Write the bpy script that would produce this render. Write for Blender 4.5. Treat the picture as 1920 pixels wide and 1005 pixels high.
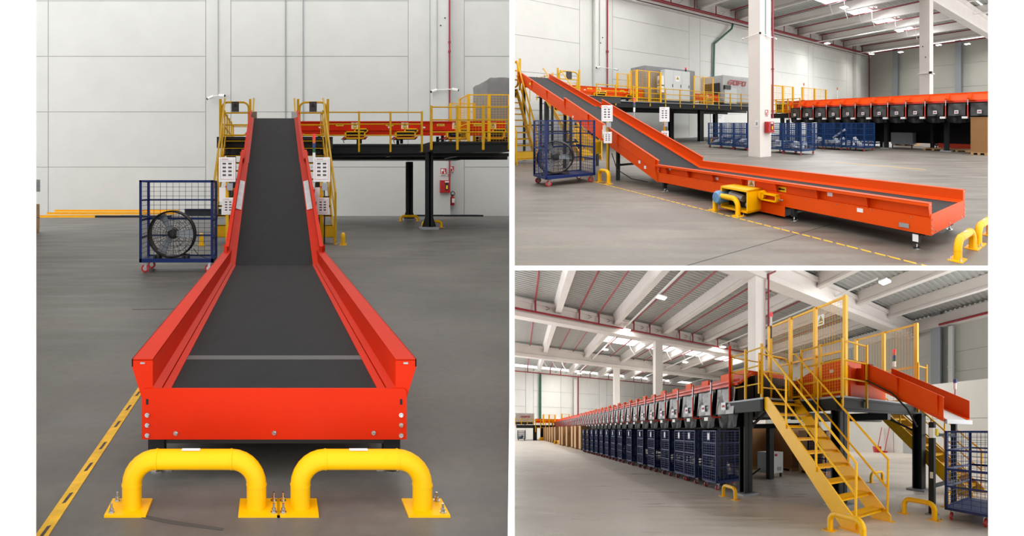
import bpy, math, random
from mathutils import Vector, Matrix
random.seed(7)
scene = bpy.context.scene
for o in list(bpy.data.objects): bpy.data.objects.remove(o)
C = scene.collection

# ---------------------------------------------------------------- camera, sky, exposure
# A white display wall with three openings; behind each opening stands a model hall of its own
# (tall one on the left, two stacked on the right) on a raked floor.
CZ = 4.0
FPX = 1200.0
cam_d = bpy.data.cameras.new('camera'); cam = bpy.data.objects.new('camera', cam_d); C.objects.link(cam)
cam.location = (0, 0, CZ); cam.rotation_euler = (math.pi/2, 0, 0)
cam_d.sensor_width = 36.0; cam_d.lens = FPX/1920*36.0
cam_d.clip_start = 0.05; cam_d.clip_end = 600
scene.camera = cam
w = bpy.data.worlds.new('world'); scene.world = w; w.use_nodes = True
bg = w.node_tree.nodes['Background']
bg.inputs[0].default_value = (1.0, 0.985, 0.96, 1); bg.inputs[1].default_value = 1.9
scene.view_settings.view_transform = 'Standard'; scene.view_settings.look = 'None'
scene.view_settings.gamma = 1.0; scene.view_settings.use_curve_mapping = False
scene.view_settings.exposure = 0.0

def area_light(name, loc, sx, sy, power, col=(1, .98, .95), rot=(0, 0, 0)):
    l = bpy.data.lights.new(name, 'AREA'); l.shape = 'RECTANGLE'; l.size, l.size_y, l.energy, l.color = sx, sy, power, col
    o = bpy.data.objects.new(name, l); C.objects.link(o); o.location = loc; o.rotation_euler = rot; return o
def lin(c):
    c /= 255.0
    return c/12.92 if c <= .04045 else ((c+.055)/1.055)**2.4
def rgb(r, g, b): return (lin(r), lin(g), lin(b), 1)

# ---------------------------------------------------------------- materials
MATS = {}
def mat(name, col, rough=.5, metal=0., noise=0., nscale=4., spec=.5, alpha=1., emit=None, es=0., coat=0., bump=0., bscale=40., stretch=None, col2=None):
    m = bpy.data.materials.new(name); m.use_nodes = True
    nt = m.node_tree; b = nt.nodes['Principled BSDF']
    b.inputs['Base Color'].default_value = col; b.inputs['Roughness'].default_value = rough
    b.inputs['Metallic'].default_value = metal; b.inputs['Specular IOR Level'].default_value = spec
    b.inputs['Coat Weight'].default_value = coat; b.inputs['Alpha'].default_value = alpha
    if emit: b.inputs['Emission Color'].default_value = emit; b.inputs['Emission Strength'].default_value = es
    if noise or bump:
        g = nt.nodes.new('ShaderNodeNewGeometry')
        mp = nt.nodes.new('ShaderNodeMapping'); nt.links.new(g.outputs['Position'], mp.inputs[0])
        if stretch: mp.inputs['Scale'].default_value = stretch
    if noise:
        n = nt.nodes.new('ShaderNodeTexNoise'); n.inputs['Scale'].default_value = nscale; n.inputs['Detail'].default_value = 6
        n.inputs['Roughness'].default_value = .62
        nt.links.new(mp.outputs[0], n.inputs['Vector'])
        r = nt.nodes.new('ShaderNodeValToRGB')
        c2 = col2 or tuple(min(1, k*(1+noise)) for k in col[:3])+(1,)
        r.color_ramp.elements[0].color = tuple(k*(1-noise) for k in col[:3])+(1,); r.color_ramp.elements[1].color = c2
        r.color_ramp.elements[0].position = .3; r.color_ramp.elements[1].position = .7
        nt.links.new(n.outputs['Fac'], r.inputs[0]); nt.links.new(r.outputs[0], b.inputs['Base Color'])
    if bump:
        n2 = nt.nodes.new('ShaderNodeTexNoise'); n2.inputs['Scale'].default_value = bscale; nt.links.new(mp.outputs[0], n2.inputs['Vector'])
        bp = nt.nodes.new('ShaderNodeBump'); bp.inputs['Strength'].default_value = bump; bp.inputs['Distance'].default_value = .02
        nt.links.new(n2.outputs['Fac'], bp.inputs['Height']); nt.links.new(bp.outputs[0], b.inputs['Normal'])
    MATS[name] = m
    return m
def concrete(name, base, lo, hi, stain, rough):
    """polished concrete: broad clouds, streaks across, fine speckle"""
    m = mat(name, base, rough, spec=.45); nt = m.node_tree; b = nt.nodes['Principled BSDF']
    g = nt.nodes.new('ShaderNodeNewGeometry')
    def nz(scale, st, det=5):
        mp = nt.nodes.new('ShaderNodeMapping'); mp.inputs['Scale'].default_value = st
        n = nt.nodes.new('ShaderNodeTexNoise'); n.inputs['Scale'].default_value = scale; n.inputs['Detail'].default_value = det
        nt.links.new(g.outputs['Position'], mp.inputs[0]); nt.links.new(mp.outputs[0], n.inputs['Vector']); return n
    n1, n2, n3 = nz(.55, (1, .8, 1)), nz(1.1, (.5, 2.6, 1)), nz(14, (1, 1, 1), 3)
    def mth(op, x, y):
        k = nt.nodes.new('ShaderNodeMath'); k.operation = op
        for i, v in enumerate((x, y)):
            if hasattr(v, 'links'): nt.links.new(v, k.inputs[i])
            else: k.inputs[i].default_value = v
        return k.outputs[0]
    s = mth('ADD', mth('MULTIPLY', n1.outputs['Fac'], .45), mth('ADD', mth('MULTIPLY', n2.outputs['Fac'], .4), mth('MULTIPLY', n3.outputs['Fac'], .15)))
    r = nt.nodes.new('ShaderNodeValToRGB'); r.color_ramp.elements[0].position = .34; r.color_ramp.elements[1].position = .66
    r.color_ramp.elements[0].color = lo; r.color_ramp.elements[1].color = hi
    e = r.color_ramp.elements.new(.5); e.color = base
    nt.links.new(s, r.inputs[0]); nt.links.new(r.outputs[0], b.inputs['Base Color'])
    rr = nt.nodes.new('ShaderNodeMapRange'); rr.inputs['From Min'].default_value = .3; rr.inputs['From Max'].default_value = .7
    rr.inputs['To Min'].default_value = rough-.08; rr.inputs['To Max'].default_value = rough+.14
    nt.links.new(n2.outputs['Fac'], rr.inputs[0]); nt.links.new(rr.outputs[0], b.inputs['Roughness'])
    return m
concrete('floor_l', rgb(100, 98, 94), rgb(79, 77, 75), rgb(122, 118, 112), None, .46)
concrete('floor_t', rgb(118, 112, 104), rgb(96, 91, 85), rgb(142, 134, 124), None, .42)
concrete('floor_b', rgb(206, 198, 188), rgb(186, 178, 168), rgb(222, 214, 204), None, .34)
mat('page', (.95, .95, .95, 1), .9, spec=.1)
mat('wall_l', rgb(206, 207, 205), .85, noise=.03, nscale=.6, spec=.2, bump=.15, bscale=18)
mat('wall', rgb(226, 226, 222), .85, noise=.03, nscale=.6, spec=.2, bump=.15, bscale=18)
mat('wall_joint', rgb(196, 196, 192), .9, spec=.1)
mat('wall_grey', rgb(188, 187, 180), .7, noise=.02, nscale=.4)
mat('precast', rgb(226, 220, 216), .8, noise=.03, nscale=.7, spec=.2)
mat('deck_steel', rgb(176, 178, 175), .5, metal=.3, noise=.08, nscale=1.5)
mat('orange', rgb(210, 40, 0), .5, noise=.05, nscale=1.2, spec=.14)
mat('orange_warm', rgb(226, 78, 8), .5, noise=.05, nscale=1.2, spec=.12)
mat('orange_dull', rgb(205, 58, 26), .55, noise=.06, nscale=1.5)
mat('red_orange', rgb(214, 56, 30), .4)
mat('belt', rgb(42, 43, 45), .7, spec=.18, noise=.14, nscale=3., bump=.1, bscale=90, stretch=(3, .5, .5))
mat('belt_light', rgb(92, 92, 92), .6)
mat('yellow', rgb(250, 190, 0), .4, noise=.05, nscale=3., spec=.22)
mat('yellow_dull', rgb(216, 166, 10), .5, spec=.22, noise=.08, nscale=4.)
mat('tape', rgb(226, 178, 40), .6, noise=.22, nscale=9.)
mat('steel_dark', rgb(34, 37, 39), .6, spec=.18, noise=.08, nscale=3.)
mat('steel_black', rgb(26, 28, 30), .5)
mat('navy', rgb(18, 40, 96), .5, spec=.2, noise=.08, nscale=5.)
mat('blue', rgb(24, 60, 112), .5, spec=.25, noise=.08, nscale=5.)
mat('black', rgb(18, 18, 19), .5)
mat('scuff', rgb(74, 72, 70), .7)
mat('rubber', rgb(30, 30, 31), .75)
mat('castor_red', rgb(186, 34, 40), .45)
mat('chrome', rgb(196, 198, 200), .22, metal=.95)
mat('zinc', rgb(168, 171, 174), .35, metal=.8)
mat('red', rgb(178, 24, 32), .4)
mat('pipe_red', rgb(146, 28, 44), .45)
mat('white', rgb(238, 238, 236), .5)
mat('paper', rgb(236, 236, 238), .6)
mat('print_dark', rgb(66, 60, 60), .7, noise=.6, nscale=40)
mat('print_grey', rgb(150, 152, 158), .7)
mat('print_red', rgb(176, 48, 56), .7)
mat('sign_yellow', rgb(240, 206, 30), .5)
mat('cabinet', rgb(206, 210, 210), .5)
mat('grey_box', rgb(150, 156, 164), .5)
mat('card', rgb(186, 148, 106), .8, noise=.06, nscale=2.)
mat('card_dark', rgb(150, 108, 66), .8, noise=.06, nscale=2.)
mat('pallet', rgb(178, 142, 98), .8, noise=.12, nscale=8.)
mat('tarp', rgb(128, 128, 130), .5, noise=.1, nscale=1.5, bump=.5, bscale=2.2)
mat('tarp_light', rgb(182, 182, 182), .36, metal=.2, noise=.08, nscale=1.5, bump=.6, bscale=2.)
mat('parcel', rgb(214, 218, 224), .4, noise=.12, nscale=6.)
mat('parcel_grey', rgb(158, 164, 172), .4, noise=.15, nscale=6.)
mat('bag_black', rgb(24, 24, 26), .5, spec=.25, bump=.3, bscale=4.)
mat('pocket', rgb(70, 70, 71), .3, bump=.2, bscale=3., coat=.2)
mat('pocket_dark', rgb(40, 41, 42), .3, bump=.25, bscale=3., coat=.15)
mat('green', rgb(30, 92, 70), .5)
mat('lamp_red', rgb(226, 40, 52), .4, emit=rgb(226, 40, 52), es=.35)
mat('lamp_amber', rgb(216, 106, 40), .4)
mat('lamp_blue', rgb(34, 62, 128), .4)
mat('lamp_green', rgb(26, 96, 64), .4)
mat('lamp_glow', (1, 1, 1, 1), .5, emit=(1, .95, .85, 1), es=14)
mat('sky_glow', (1, 1, 1, 1), .5, emit=(.92, .97, 1, 1), es=3.2)
mat('door_grey', rgb(176, 180, 180), .5)
mat('bucket_red', rgb(206, 40, 50), .4)
mat('motor_blue', rgb(96, 146, 190), .4)

# ---------------------------------------------------------------- stages
class Stage:
    """A model hall: eye height, the run of its depth axis across the raked floor, and the yaw of its building grid."""
    def __init__(s, f, cx, hor, eye, phi):
        ey = Vector(((cx-960)/f, FPX/f, (502.5-hor)/f)); ex = Vector((1, 0, 0))
        c, n = math.cos(math.radians(phi)), math.sin(math.radians(phi))
        s.A = ex*c + ey*n; s.B = ey*c - ex*n; s.Z = Vector((0, 0, 1)); s.O = Vector((0, 0, CZ-eye))
        s.ex, s.ey, s.c, s.n = ex, ey, c, n
    def lin(s, v): return s.A*v[0] + s.B*v[1] + s.Z*v[2]
    def P(s, a, b, h=0): return s.O + s.lin((a, b, h))
    def floor_at(s, X, Y):              # world X, Y -> (a, b) on the floor
        yn = Y/s.ey.y; xn = X - s.ey.x*yn
        return xn*s.c + yn*s.n, -xn*s.n + yn*s.c
SL = Stage(1200, 514, 360, 1.57, 0)
ST = Stage(727, 1409, 230, 1.73, 45.2)
SB = Stage(567, 1409, 805, 1.75, 37.4)

# ---------------------------------------------------------------- mesh builder
def V(*a): return Vector(a)
class MB:
    def __init__(s): s.v, s.f, s.mi = [], [], []; s.cur = 0
    def add(s, vs, fs):
        n = len(s.v); s.v += [Vector(p) for p in vs]; s.f += [tuple(i+n for i in f) for f in fs]; s.mi += [s.cur]*len(fs); return s
    def box(s, a0, b0, h0, a1, b1, h1):
        a0, a1 = min(a0, a1), max(a0, a1); b0, b1 = min(b0, b1), max(b0, b1); h0, h1 = min(h0, h1), max(h0, h1)
        return s.add([(a0,b0,h0),(a1,b0,h0),(a1,b1,h0),(a0,b1,h0),(a0,b0,h1),(a1,b0,h1),(a1,b1,h1),(a0,b1,h1)],
                     [(0,3,2,1),(4,5,6,7),(0,1,5,4),(1,2,6,5),(2,3,7,6),(3,0,4,7)])
    def bar(s, p, q, w_, t=None, up=(0,0,1)):
        t = t or w_; p, q = Vector(p), Vector(q); d = (q-p).normalized(); u = Vector(up)
        if abs(d.dot(u)) > .98: u = Vector((0,1,0)) if abs(d.y) < .9 else Vector((1,0,0))
        r = d.cross(u).normalized(); u = r.cross(d).normalized()
        c = [r*(-w_/2)+u*(-t/2), r*(w_/2)+u*(-t/2), r*(w_/2)+u*(t/2), r*(-w_/2)+u*(t/2)]
        return s.add([p+k for k in c]+[q+k for k in c], [(0,1,2,3)[::-1] if 0 else (3,2,1,0),(4,5,6,7),(0,1,5,4),(1,2,6,5),(2,3,7,6),(3,0,4,7)])
    def tube(s, pts, r, n=8, caps=True, closed=False):
        P = [Vector(p) for p in pts]; m = len(P); rings = []
        ref = None
        for i in range(m):
            if closed: d = (P[(i+1) % m]-P[i-1]).normalized()
            else: d = ((P[min(i+1, m-1)]-P[i]).normalized() + (P[i]-P[max(i-1, 0)]).normalized()).normalized()
            if ref is None: ref = Vector((0,0,1)) if abs(d.z) < .9 else Vector((0,1,0))
            x = d.cross(ref).normalized(); y = x.cross(d).normalized(); ref = y
            rr = r[i] if isinstance(r, (list, tuple)) else r
            rings.append([P[i]+x*(math.cos(2*math.pi*k/n)*rr)+y*(math.sin(2*math.pi*k/n)*rr) for k in range(n)])
        fs = []
        for i in range(m if closed else m-1):
            j = (i+1) % m
            for k in range(n): fs.append((i*n+k, i*n+(k+1) % n, j*n+(k+1) % n, j*n+k))
        if caps and not closed: fs += [tuple(range(n))[::-1], tuple((m-1)*n+k for k in range(n))]
        return s.add([p for rg in rings for p in rg], fs)
    def prism(s, poly, ext):            # polygon (list of 3d points) swept along ext
        n = len(poly); e = Vector(ext); P = [Vector(p) for p in poly]
        nrm = Vector((0,0,0))
        for i in range(n): nrm += (P[i]-P[0]).cross(P[(i+1) % n]-P[0])
        if nrm.dot(e) > 0: P = P[::-1]
        return s.add(P+[p+e for p in P], [tuple(range(n)), tuple(range(2*n-1, n-1, -1))]+[(i, i+n, (i+1) % n+n, (i+1) % n) for i in range(n)])
    def quad(s, *p): return s.add(p, [tuple(range(len(p)))])
    def grid(s, o, u, v, nu, nv, r):    # wire mesh
        o, u, v = Vector(o), Vector(u), Vector(v)
        for i in range(nu+1): s.bar(o+u*(i/nu), o+u*(i/nu)+v, r)
        for j in range(nv+1): s.bar(o+v*(j/nv), o+v*(j/nv)+u, r)
        return s
    def lathe(s, c, ax, prof, n=16, caps=True):    # prof: list of (radius, along axis)
        c, ax = Vector(c), Vector(ax).normalized(); ref = Vector((0,0,1)) if abs(ax.z) < .9 else Vector((1,0,0))
        x = ax.cross(ref).normalized(); y = ax.cross(x)
        vs = [c+ax*t+(x*math.cos(2*math.pi*k/n)+y*math.sin(2*math.pi*k/n))*r for r, t in prof for k in range(n)]
        fs = [(i*n+k, i*n+(k+1) % n, (i+1)*n+(k+1) % n, (i+1)*n+k) for i in range(len(prof)-1) for k in range(n)]
        if caps: fs += [tuple(range(n))[::-1], tuple((len(prof)-1)*n+k for k in range(n))]
        return s.add(vs, fs)
    def mesh(s, name, linmap, mats, smooth=False):
        me = bpy.data.meshes.new(name)
        me.from_pydata([linmap(p) for p in s.v], [], s.f)
        for m in (mats if isinstance(mats, (list, tuple)) else [mats]): me.materials.append(MATS[m])
        if len(set(s.mi)) > 1:
            for p, k in zip(me.polygons, s.mi): p.material_index = k
        if smooth:
            for p in me.polygons: p.use_smooth = True
            me.set_sharp_from_angle(angle=math.radians(42))
        me.update()
        return me
def arc(c, r, t0, t1, n, ax=(1,0,0), ay=(0,0,1)):
    c, ax, ay = Vector(c), Vector(ax), Vector(ay)
    return [c+ax*(r*math.cos(math.radians(t0+(t1-t0)*i/n)))+ay*(r*math.sin(math.radians(t0+(t1-t0)*i/n))) for i in range(n+1)]

# ---------------------------------------------------------------- things and parts
HALL = {}          # mesh object -> the hall it stands in
class T:
    """one top-level thing: an Empty at its base, parts as children; coordinates are metres on the stage's (a, b, h) grid"""
    def __init__(s, name, label, cat, st, pos=(0,0,0), yaw=0, group=None, kind=None):
        s.st, s.yaw = st, math.radians(yaw)
        s.o = bpy.data.objects.new(name, None); C.objects.link(s.o); s.o.empty_display_size = .1
        s.o.location = st.P(*pos); tag(s.o, label, cat, group, kind)
    def lm(s, v):
        c, n = math.cos(s.yaw), math.sin(s.yaw)
        return s.st.lin((v[0]*c-v[1]*n, v[0]*n+v[1]*c, v[2]))
    def part(s, name, mb, m, parent=None, label=None, smooth=False, kind=None):
        if m == 'orange' and s.st is not SL: m = 'orange_warm'
        me = mb if isinstance(mb, bpy.types.Mesh) else mb.mesh(name, s.lm, m, smooth)
        ob = bpy.data.objects.new(name, me); C.objects.link(ob); ob.parent = parent or s.o; HALL[ob] = s.st
        if label: ob['label'] = label
        if kind: ob['kind'] = kind
        return ob
def tag(o, label=None, cat=None, group=None, kind=None):
    if label: o['label'] = label
    if cat and not kind == 'structure': o['category'] = cat
    if group: o['group'] = group
    if kind: o['kind'] = kind
    return o
def solo(name, mb, m, st, label, cat, group=None, kind=None, smooth=False, org=None):
    """a thing that is one mesh; its origin is set at org (a, b, h)"""
    o0 = Vector(org) if org else sum(mb.v, Vector((0,0,0)))/len(mb.v)
    if not org: o0.z = min(p.z for p in mb.v)
    mb.v = [p-o0 for p in mb.v]
    ob = bpy.data.objects.new(name, mb.mesh(name, st.lin, m, smooth)); C.objects.link(ob); ob.location = st.P(*o0); HALL[ob] = st
    return tag(ob, label, cat, group, kind)
def child(name, mb, m, st, parent, smooth=False, label=None):
    """a part of a single-mesh thing; mb in stage coordinates"""
    ob = bpy.data.objects.new(name, mb.mesh(name, st.lin, m, smooth)); C.objects.link(ob)
    ob.parent = parent; ob.location = st.O - parent.location; HALL[ob] = st
    if label: ob['label'] = label
    return ob
def copy_tree(root, st, pos, label, group=None):
    def cp(o, par):
        c = o.copy(); C.objects.link(c); c.parent = par
        if o in HALL: HALL[c] = st
        for ch in o.children: cp(ch, c)
        return c
    r = cp(root, None); r.location = st.P(*pos); r['label'] = label
    if group: r['group'] = group
    return r
def struct(name, mb, m, st, label=None, smooth=False): return solo(name, mb, m, st, label, None, kind='structure', smooth=smooth)

# ---------------------------------------------------------------- shared builders
def bollard(st, pos, length, height, r, yaw, label, group=None, bolts=True, name='barrier_hoop'):
    t = T(name, label, 'bollard', st, pos, yaw, group)
    R = min(height*.42, length*.22); x = length/2
    pts = [V(-x, 0, .01)] + arc((-x+R, 0, height-r-R), R, 180, 90, 7) + arc((x-R, 0, height-r-R), R, 90, 0, 7) + [V(x, 0, .01)]
    tb = t.part('hoop_tube', MB().tube(pts, r, 14), 'yellow', smooth=True)
    if bolts:
        wd = MB()
        for sx in (-1, 1):
            wd.tube([(sx*x, 0, height-r-R-.004), (sx*x, 0, height-r-R+.004)], r*1.05, 14); wd.tube([(sx*(x-R)-.004, 0, height-r), (sx*(x-R)+.004, 0, height-r)], r*1.05, 14)
        t.part('weld_seam', wd, 'yellow', tb, smooth=True)
    if bolts: t.part('label_sticker', MB().prism([(-.06, -r*.35, height+.0005), (.03, -r*.35, height+.0005), (.03, r*.1, height+.002), (-.06, r*.1, height+.002)], (0, 0, .0015)), 'paper', tb)
    for sx in (-1, 1):
        k = r*1.75
        pl = t.part('base_plate', MB().box(sx*x-k-(k*.35 if sx < 0 else 0), -k, 0, sx*x+k+(k*.35 if sx > 0 else 0), k, .012), 'yellow')
        if bolts:
            for sy in (-1, 1):
                bx, by = sx*(x+k*1.0), sy*k*.68
                t.part('anchor_bolt', MB().lathe((bx, by, .012), (0,0,1), [(.016,0),(.016,.005),(.011,.005),(.011,.02),(.006,.021),(.006,.044)], 8), 'chrome', pl)
    return t

def castor(t, x, y, r=.078):
    c = t.part('caster', MB().bar((x, y-.032, r), (x+.02, y-.026, r*2.4), .01, .05, up=(1,0,0)).bar((x, y+.032, r), (x+.02, y+.026, r*2.4), .01, .05, up=(1,0,0)).box(x-.04, y-.045, r*2.35, x+.055, y+.045, r*2.6), 'zinc')
    wl = t.part('wheel', MB().lathe((x, y-.023, r), (0,1,0), [(r*.8,0),(r,.008),(r,.038),(r*.8,.046)], 14), 'castor_red', c)
    t.part('wheel_hub', MB().lathe((x, y-.027, r), (0,1,0), [(r*.55,0),(r*.55,.054)], 10), 'zinc', wl)

def cart(st, pos, wa, wb, label, group=None, H=1.8, yaw=0, col='navy', closed='all', nh=8, wire=.007, card=False, pn=.045):
    """rolling wire cage: wa along a, wb along b; closed = sides with wire mesh, from f(-b) k(+b) l(-a) r(+a)"""
    t = T('roll_cage', label, 'cart', st, pos, yaw, group)
    x, y, z0 = wa/2, wb/2, .2
    t.part('tray', MB().box(-x, -y, z0, x, y, z0+.05).box(-x, -y, z0+.05, x, -y+.03, z0+.075).box(-x, y-.03, z0+.05, x, y, z0+.075), col)
    for sx in (-1, 1):
        for sy in (-1, 1):
            t.part('post', MB().box(sx*x, sy*y, z0, sx*(x-pn), sy*(y-pn), H), col)
            castor(t, sx*(x-.1), sy*(y-.09))
    fr = MB()
    for sy in (-1, 1): fr.box(-x, sy*y, H-.035, x, sy*(y-.03), H)
    for sx in (-1, 1): fr.box(sx*x, -y, H-.035, sx*(x-.03), y, H)
    t.part('top_frame', fr, col)
    sides = {'f': (V(-x, -y+.015, z0+.07), V(wa, 0, 0)), 'k': (V(-x, y-.015, z0+.07), V(wa, 0, 0)), 'l': (V(-x+.015, -y, z0+.07), V(0, wb, 0)), 'r': (V(x-.015, -y, z0+.07), V(0, wb, 0))}
    hv = H-z0-.1
    for k, (o, u) in sides.items():
        if closed != 'all' and k not in closed: continue
        n = max(4, int(u.length/.13))
        g = t.part('wire_panel', MB().grid(o, u, (0, 0, hv), n, nh*2, wire), col)
        rb = MB()
        for fz in (.27, .5, .76): rb.bar(o+V(0, 0, hv*fz), o+u+V(0, 0, hv*fz), .022, .03 if fz != .5 else .045)
        t.part('cross_rail', rb, col, g)
    if card:
        c = t.part('label_card', MB().box(-x-.012, -.09, H-.30, -x-.002, .09, H-.06), 'blue')
        t.part('card_print', MB().box(-x-.016, -.06, H-.27, -x-.012, .06, H-.09), 'paper', c)
    return t

def railing(st, pts, h0, label, group=None, H=1.15, levels=(1.1, .58, .16), spacing=1.3, r=.02, mat_='yellow_dull', drop=.25, post=.045, name='guard_rail'):
    t = T(name, label, 'railing', st, (pts[0][0], pts[0][1], h0), 0, group); o = V(pts[0][0], pts[0][1], 0)
    Q = [V(p[0], p[1], 0)-o for p in pts]
    for lv in levels: t.part('rail', MB().tube([q+V(0, 0, lv) for q in Q], r, 6), mat_, smooth=True)
    done = []
    for i in range(len(Q)-1):
        n = max(1, round((Q[i+1]-Q[i]).length/spacing))
        for k in range(n+1):
            p = Q[i].lerp(Q[i+1], k/n)
            if any((p-d).length < .1 for d in done): continue
            done.append(p)
            t.part('post', MB().box(p.x-post/2, p.y-post/2, -drop, p.x+post/2, p.y+post/2, H), mat_)
    return t

def fence(st, p0, p1, h0, h1, n, label, group=None, mid=.5, mat_='yellow', cell=.11, wire=.007, name='mesh_fence', post=.07):
    t = T(name, label, 'fence', st, (p0[0], p0[1], h0), 0, group); u = V(p1[0]-p0[0], p1[1]-p0[1], 0); H = h1-h0; d = u.normalized()
    for i in range(n+1):
        p = u*(i/n); t.part('post', MB().bar(p, p+V(0, 0, H), post, post, up=d), mat_)
    for i in range(n):
        a, b = u*(i/n)+d*post/2, u*((i+1)/n)-d*post/2
        f = MB()
        for z in ([.12, H-.03]+([H*mid] if mid else [])): f.bar(a+V(0, 0, z), b+V(0, 0, z), .035, .05)
        fr = t.part('frame', f, mat_)
        L = (b-a).length
        t.part('wire_panel', MB().grid(a+V(0, 0, .12), b-a, V(0, 0, H-.15), max(3, int(L/cell)), max(4, int(H/cell)), wire), mat_, fr)
    return t

def stairs(st, a0, a1, b_bot, b_top, h, n, label, group=None, mat_='yellow', rail=1.05, rails=(True, True), newel=1.1, r=.022, kick=True):
    """straight steel stair rising along b"""
    t = T('steel_stair', label, 'stairs', st, ((a0+a1)/2, b_bot, 0), 0, group)
    x, run = (a1-a0)/2, b_top-b_bot; sg = 1 if run > 0 else -1
    for sx in (-1, 1):
        p = [V(sx*x, -sg*.06, 0), V(sx*x, sg*.30, 0), V(sx*x, run, h-.26), V(sx*x, run, h), V(sx*x, run-sg*.12, h), V(sx*x, -sg*.06, .12)]
        sr = t.part('stringer', MB().prism(p, (-sx*.035, 0, 0)), mat_)
        t.part('foot_plate', MB().box(sx*x-.05, -sg*.12, 0, sx*x+.05, sg*.34, .012), mat_, sr)
    for i in range(n):
        f = (i+.85)/(n+.3); b = run*f; z = h*f
        t.part('tread', MB().box(-x+.035, b-.12, z-.035, x-.035, b+.12, z).box(-x+.035, b-.12, z-.06, x-.035, b-.105, z), mat_)
    if kick: t.part('kick_plate', MB().box(-x+.03, sg*.1, h*.06, x-.03, sg*.13, h*.15), mat_)
    for sx, on in zip((-1, 1), rails):
        if not on: continue
        up = V(0, 0, newel); q0 = V(sx*x, 0, .05); q1 = V(sx*x, run, h)
        t.part('handrail', MB().tube([q0+V(0, sg*.02, 0), q0+up, q1+V(0, 0, rail+.05), q1+V(0, sg*.1, rail+.05)], r, 8), mat_, smooth=True)
        t.part('knee_rail', MB().tube([q0+up*.5, q1+V(0, 0, rail*.5)], r*.85, 8), mat_, smooth=True)
        for f in (.36, .7): t.part('baluster', MB().tube([q0.lerp(q1, f), q0.lerp(q1, f)+V(0, 0, newel+(rail-newel)*f)], r, 8), mat_, smooth=True)
    return t

def poster_parts(t, c, u, w_, h_, parent=None, n=None):
    """printed sheet: centre c, width direction u, facing n"""
    c, u = V(*c), Vector(u).normalized(); n = Vector(n); z = V(0, 0, 1)
    def rect(mb, cx, cz, ww, hh, off):
        m = c+u*cx+z*cz+n*off
        mb.prism([m-u*ww/2-z*hh/2, m+u*ww/2-z*hh/2, m+u*ww/2+z*hh/2, m-u*ww/2+z*hh/2], n*.002)
    s = MB(); rect(s, 0, 0, w_, h_, 0); sh = t.part('poster_sheet', s, 'paper', parent)
    p = MB(); rect(p, -w_*.12, h_*.42, w_*.4, h_*.02, .003); rect(p, 0, -h_*.40, w_*.7, h_*.012, .003)
    for sx in (-1, 1): rect(p, sx*w_*.4, 0, w_*.012, h_*.88, .003)
    t.part('header_print', p, 'print_red', sh)
    p = MB()
    for r_ in range(4):
        for k in (-1, 1): rect(p, k*w_*.17, h_*(.24-.155*r_), w_*.21, h_*.065, .003)
    t.part('photo_print', p, 'print_dark', sh)
    p = MB()
    for k in range(2): rect(p, 0, h_*(.36-.03*k), w_*.68, h_*.008, .003)
    for r_ in range(4):
        for k in (-1, 1): rect(p, k*w_*.17, h_*(.18-.155*r_), w_*.2, h_*.008, .003)
    t.part('text_print', p, 'print_grey', sh)
    return sh

def warn_parts(t, c, u, w_, h_, n, parent=None, caption=True):
    """white board with black and yellow warning triangle and yellow caption bar"""
    c, u, n = V(*c), Vector(u).normalized(), Vector(n).normalized(); z = V(0, 0, 1)
    def pt(x, y, o): return c+u*(x*w_)+z*(y*h_)+n*o
    def pol(ps, o): return MB().prism([pt(x, y, o) for x, y in ps], n*.002)
    b = t.part('sign_board', pol([(-.5,-.5),(.5,-.5),(.5,.5),(-.5,.5)], 0), 'white', parent)
    t.part('triangle_border', pol([(-.36,-.12),(.36,-.12),(0,.42)], .003), 'black', b)
    t.part('triangle', pol([(-.28,-.08),(.28,-.08),(0,.34)], .006), 'sign_yellow', b)
    t.part('pictogram', pol([(-.14,-.04),(.12,-.04),(.14,.04),(.02,.08),(.04,.18),(-.04,.2),(-.06,.05)], .009), 'black', b)
    if caption:
        k = t.part('caption_bar', pol([(-.36,-.42),(.36,-.42),(.36,-.2),(-.36,-.2)], .003), 'sign_yellow', b)
        t.part('caption_text', pol([(-.28,-.34),(.28,-.34),(.28,-.27),(-.28,-.27)], .006), 'print_dark', k)
    return b

GOFO = {  # letter strokes on a slanted grid, width x height in units of letter height
 0: [[(0,0),(.27,0),(.48,.78),(.36,.74),(.25,.68),(.15,.52)], [(.5,.78),(1.42,.78),(1.47,1),(.78,1),(.62,.93)], [(.48,0),(1.0,0),(1.12,.06),(1.2,.2),(1.36,.6),(.65,.6),(.59,.38),(1.0,.38),(.95,.21),(.55,.21)]],
 1: [[(1.38,0),(1.67,0),(1.9,.86),(1.84,.97),(1.7,1),(1.66,.98)], [(1.45,0),(2.3,0),(2.42,.05),(2.48,.21),(1.5,.21)], [(2.2,.0),(2.5,.1),(2.73,1),(2.42,1)], [(1.7,.79),(2.7,.79),(2.73,1),(1.72,1)]],
 2: [[(2.66,0),(2.95,0),(3.18,.86),(3.1,1),(3.0,.97),(2.88,.84)], [(2.95,.79),(3.84,.79),(3.88,1),(3.0,1)], [(3.0,.39),(3.72,.39),(3.78,.6),(3.05,.6)]]}
def gofo(t, o, u, z, n, H, m='red', parent=None):
    o, u, z, n = Vector(o), Vector(u).normalized(), Vector(z).normalized(), Vector(n).normalized()
    root = None
    for L in (0, 1, 2, 3):
        mb = MB(); polys = GOFO[1] if L == 3 else GOFO[L]; dx = 2.42 if L == 3 else 0
        for pl in polys: mb.prism([o+u*((x+dx)*H)+z*(y*H)+n*.004 for x, y in pl], n*.006)
        t.part('logo_letter', mb, m, parent)

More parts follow.
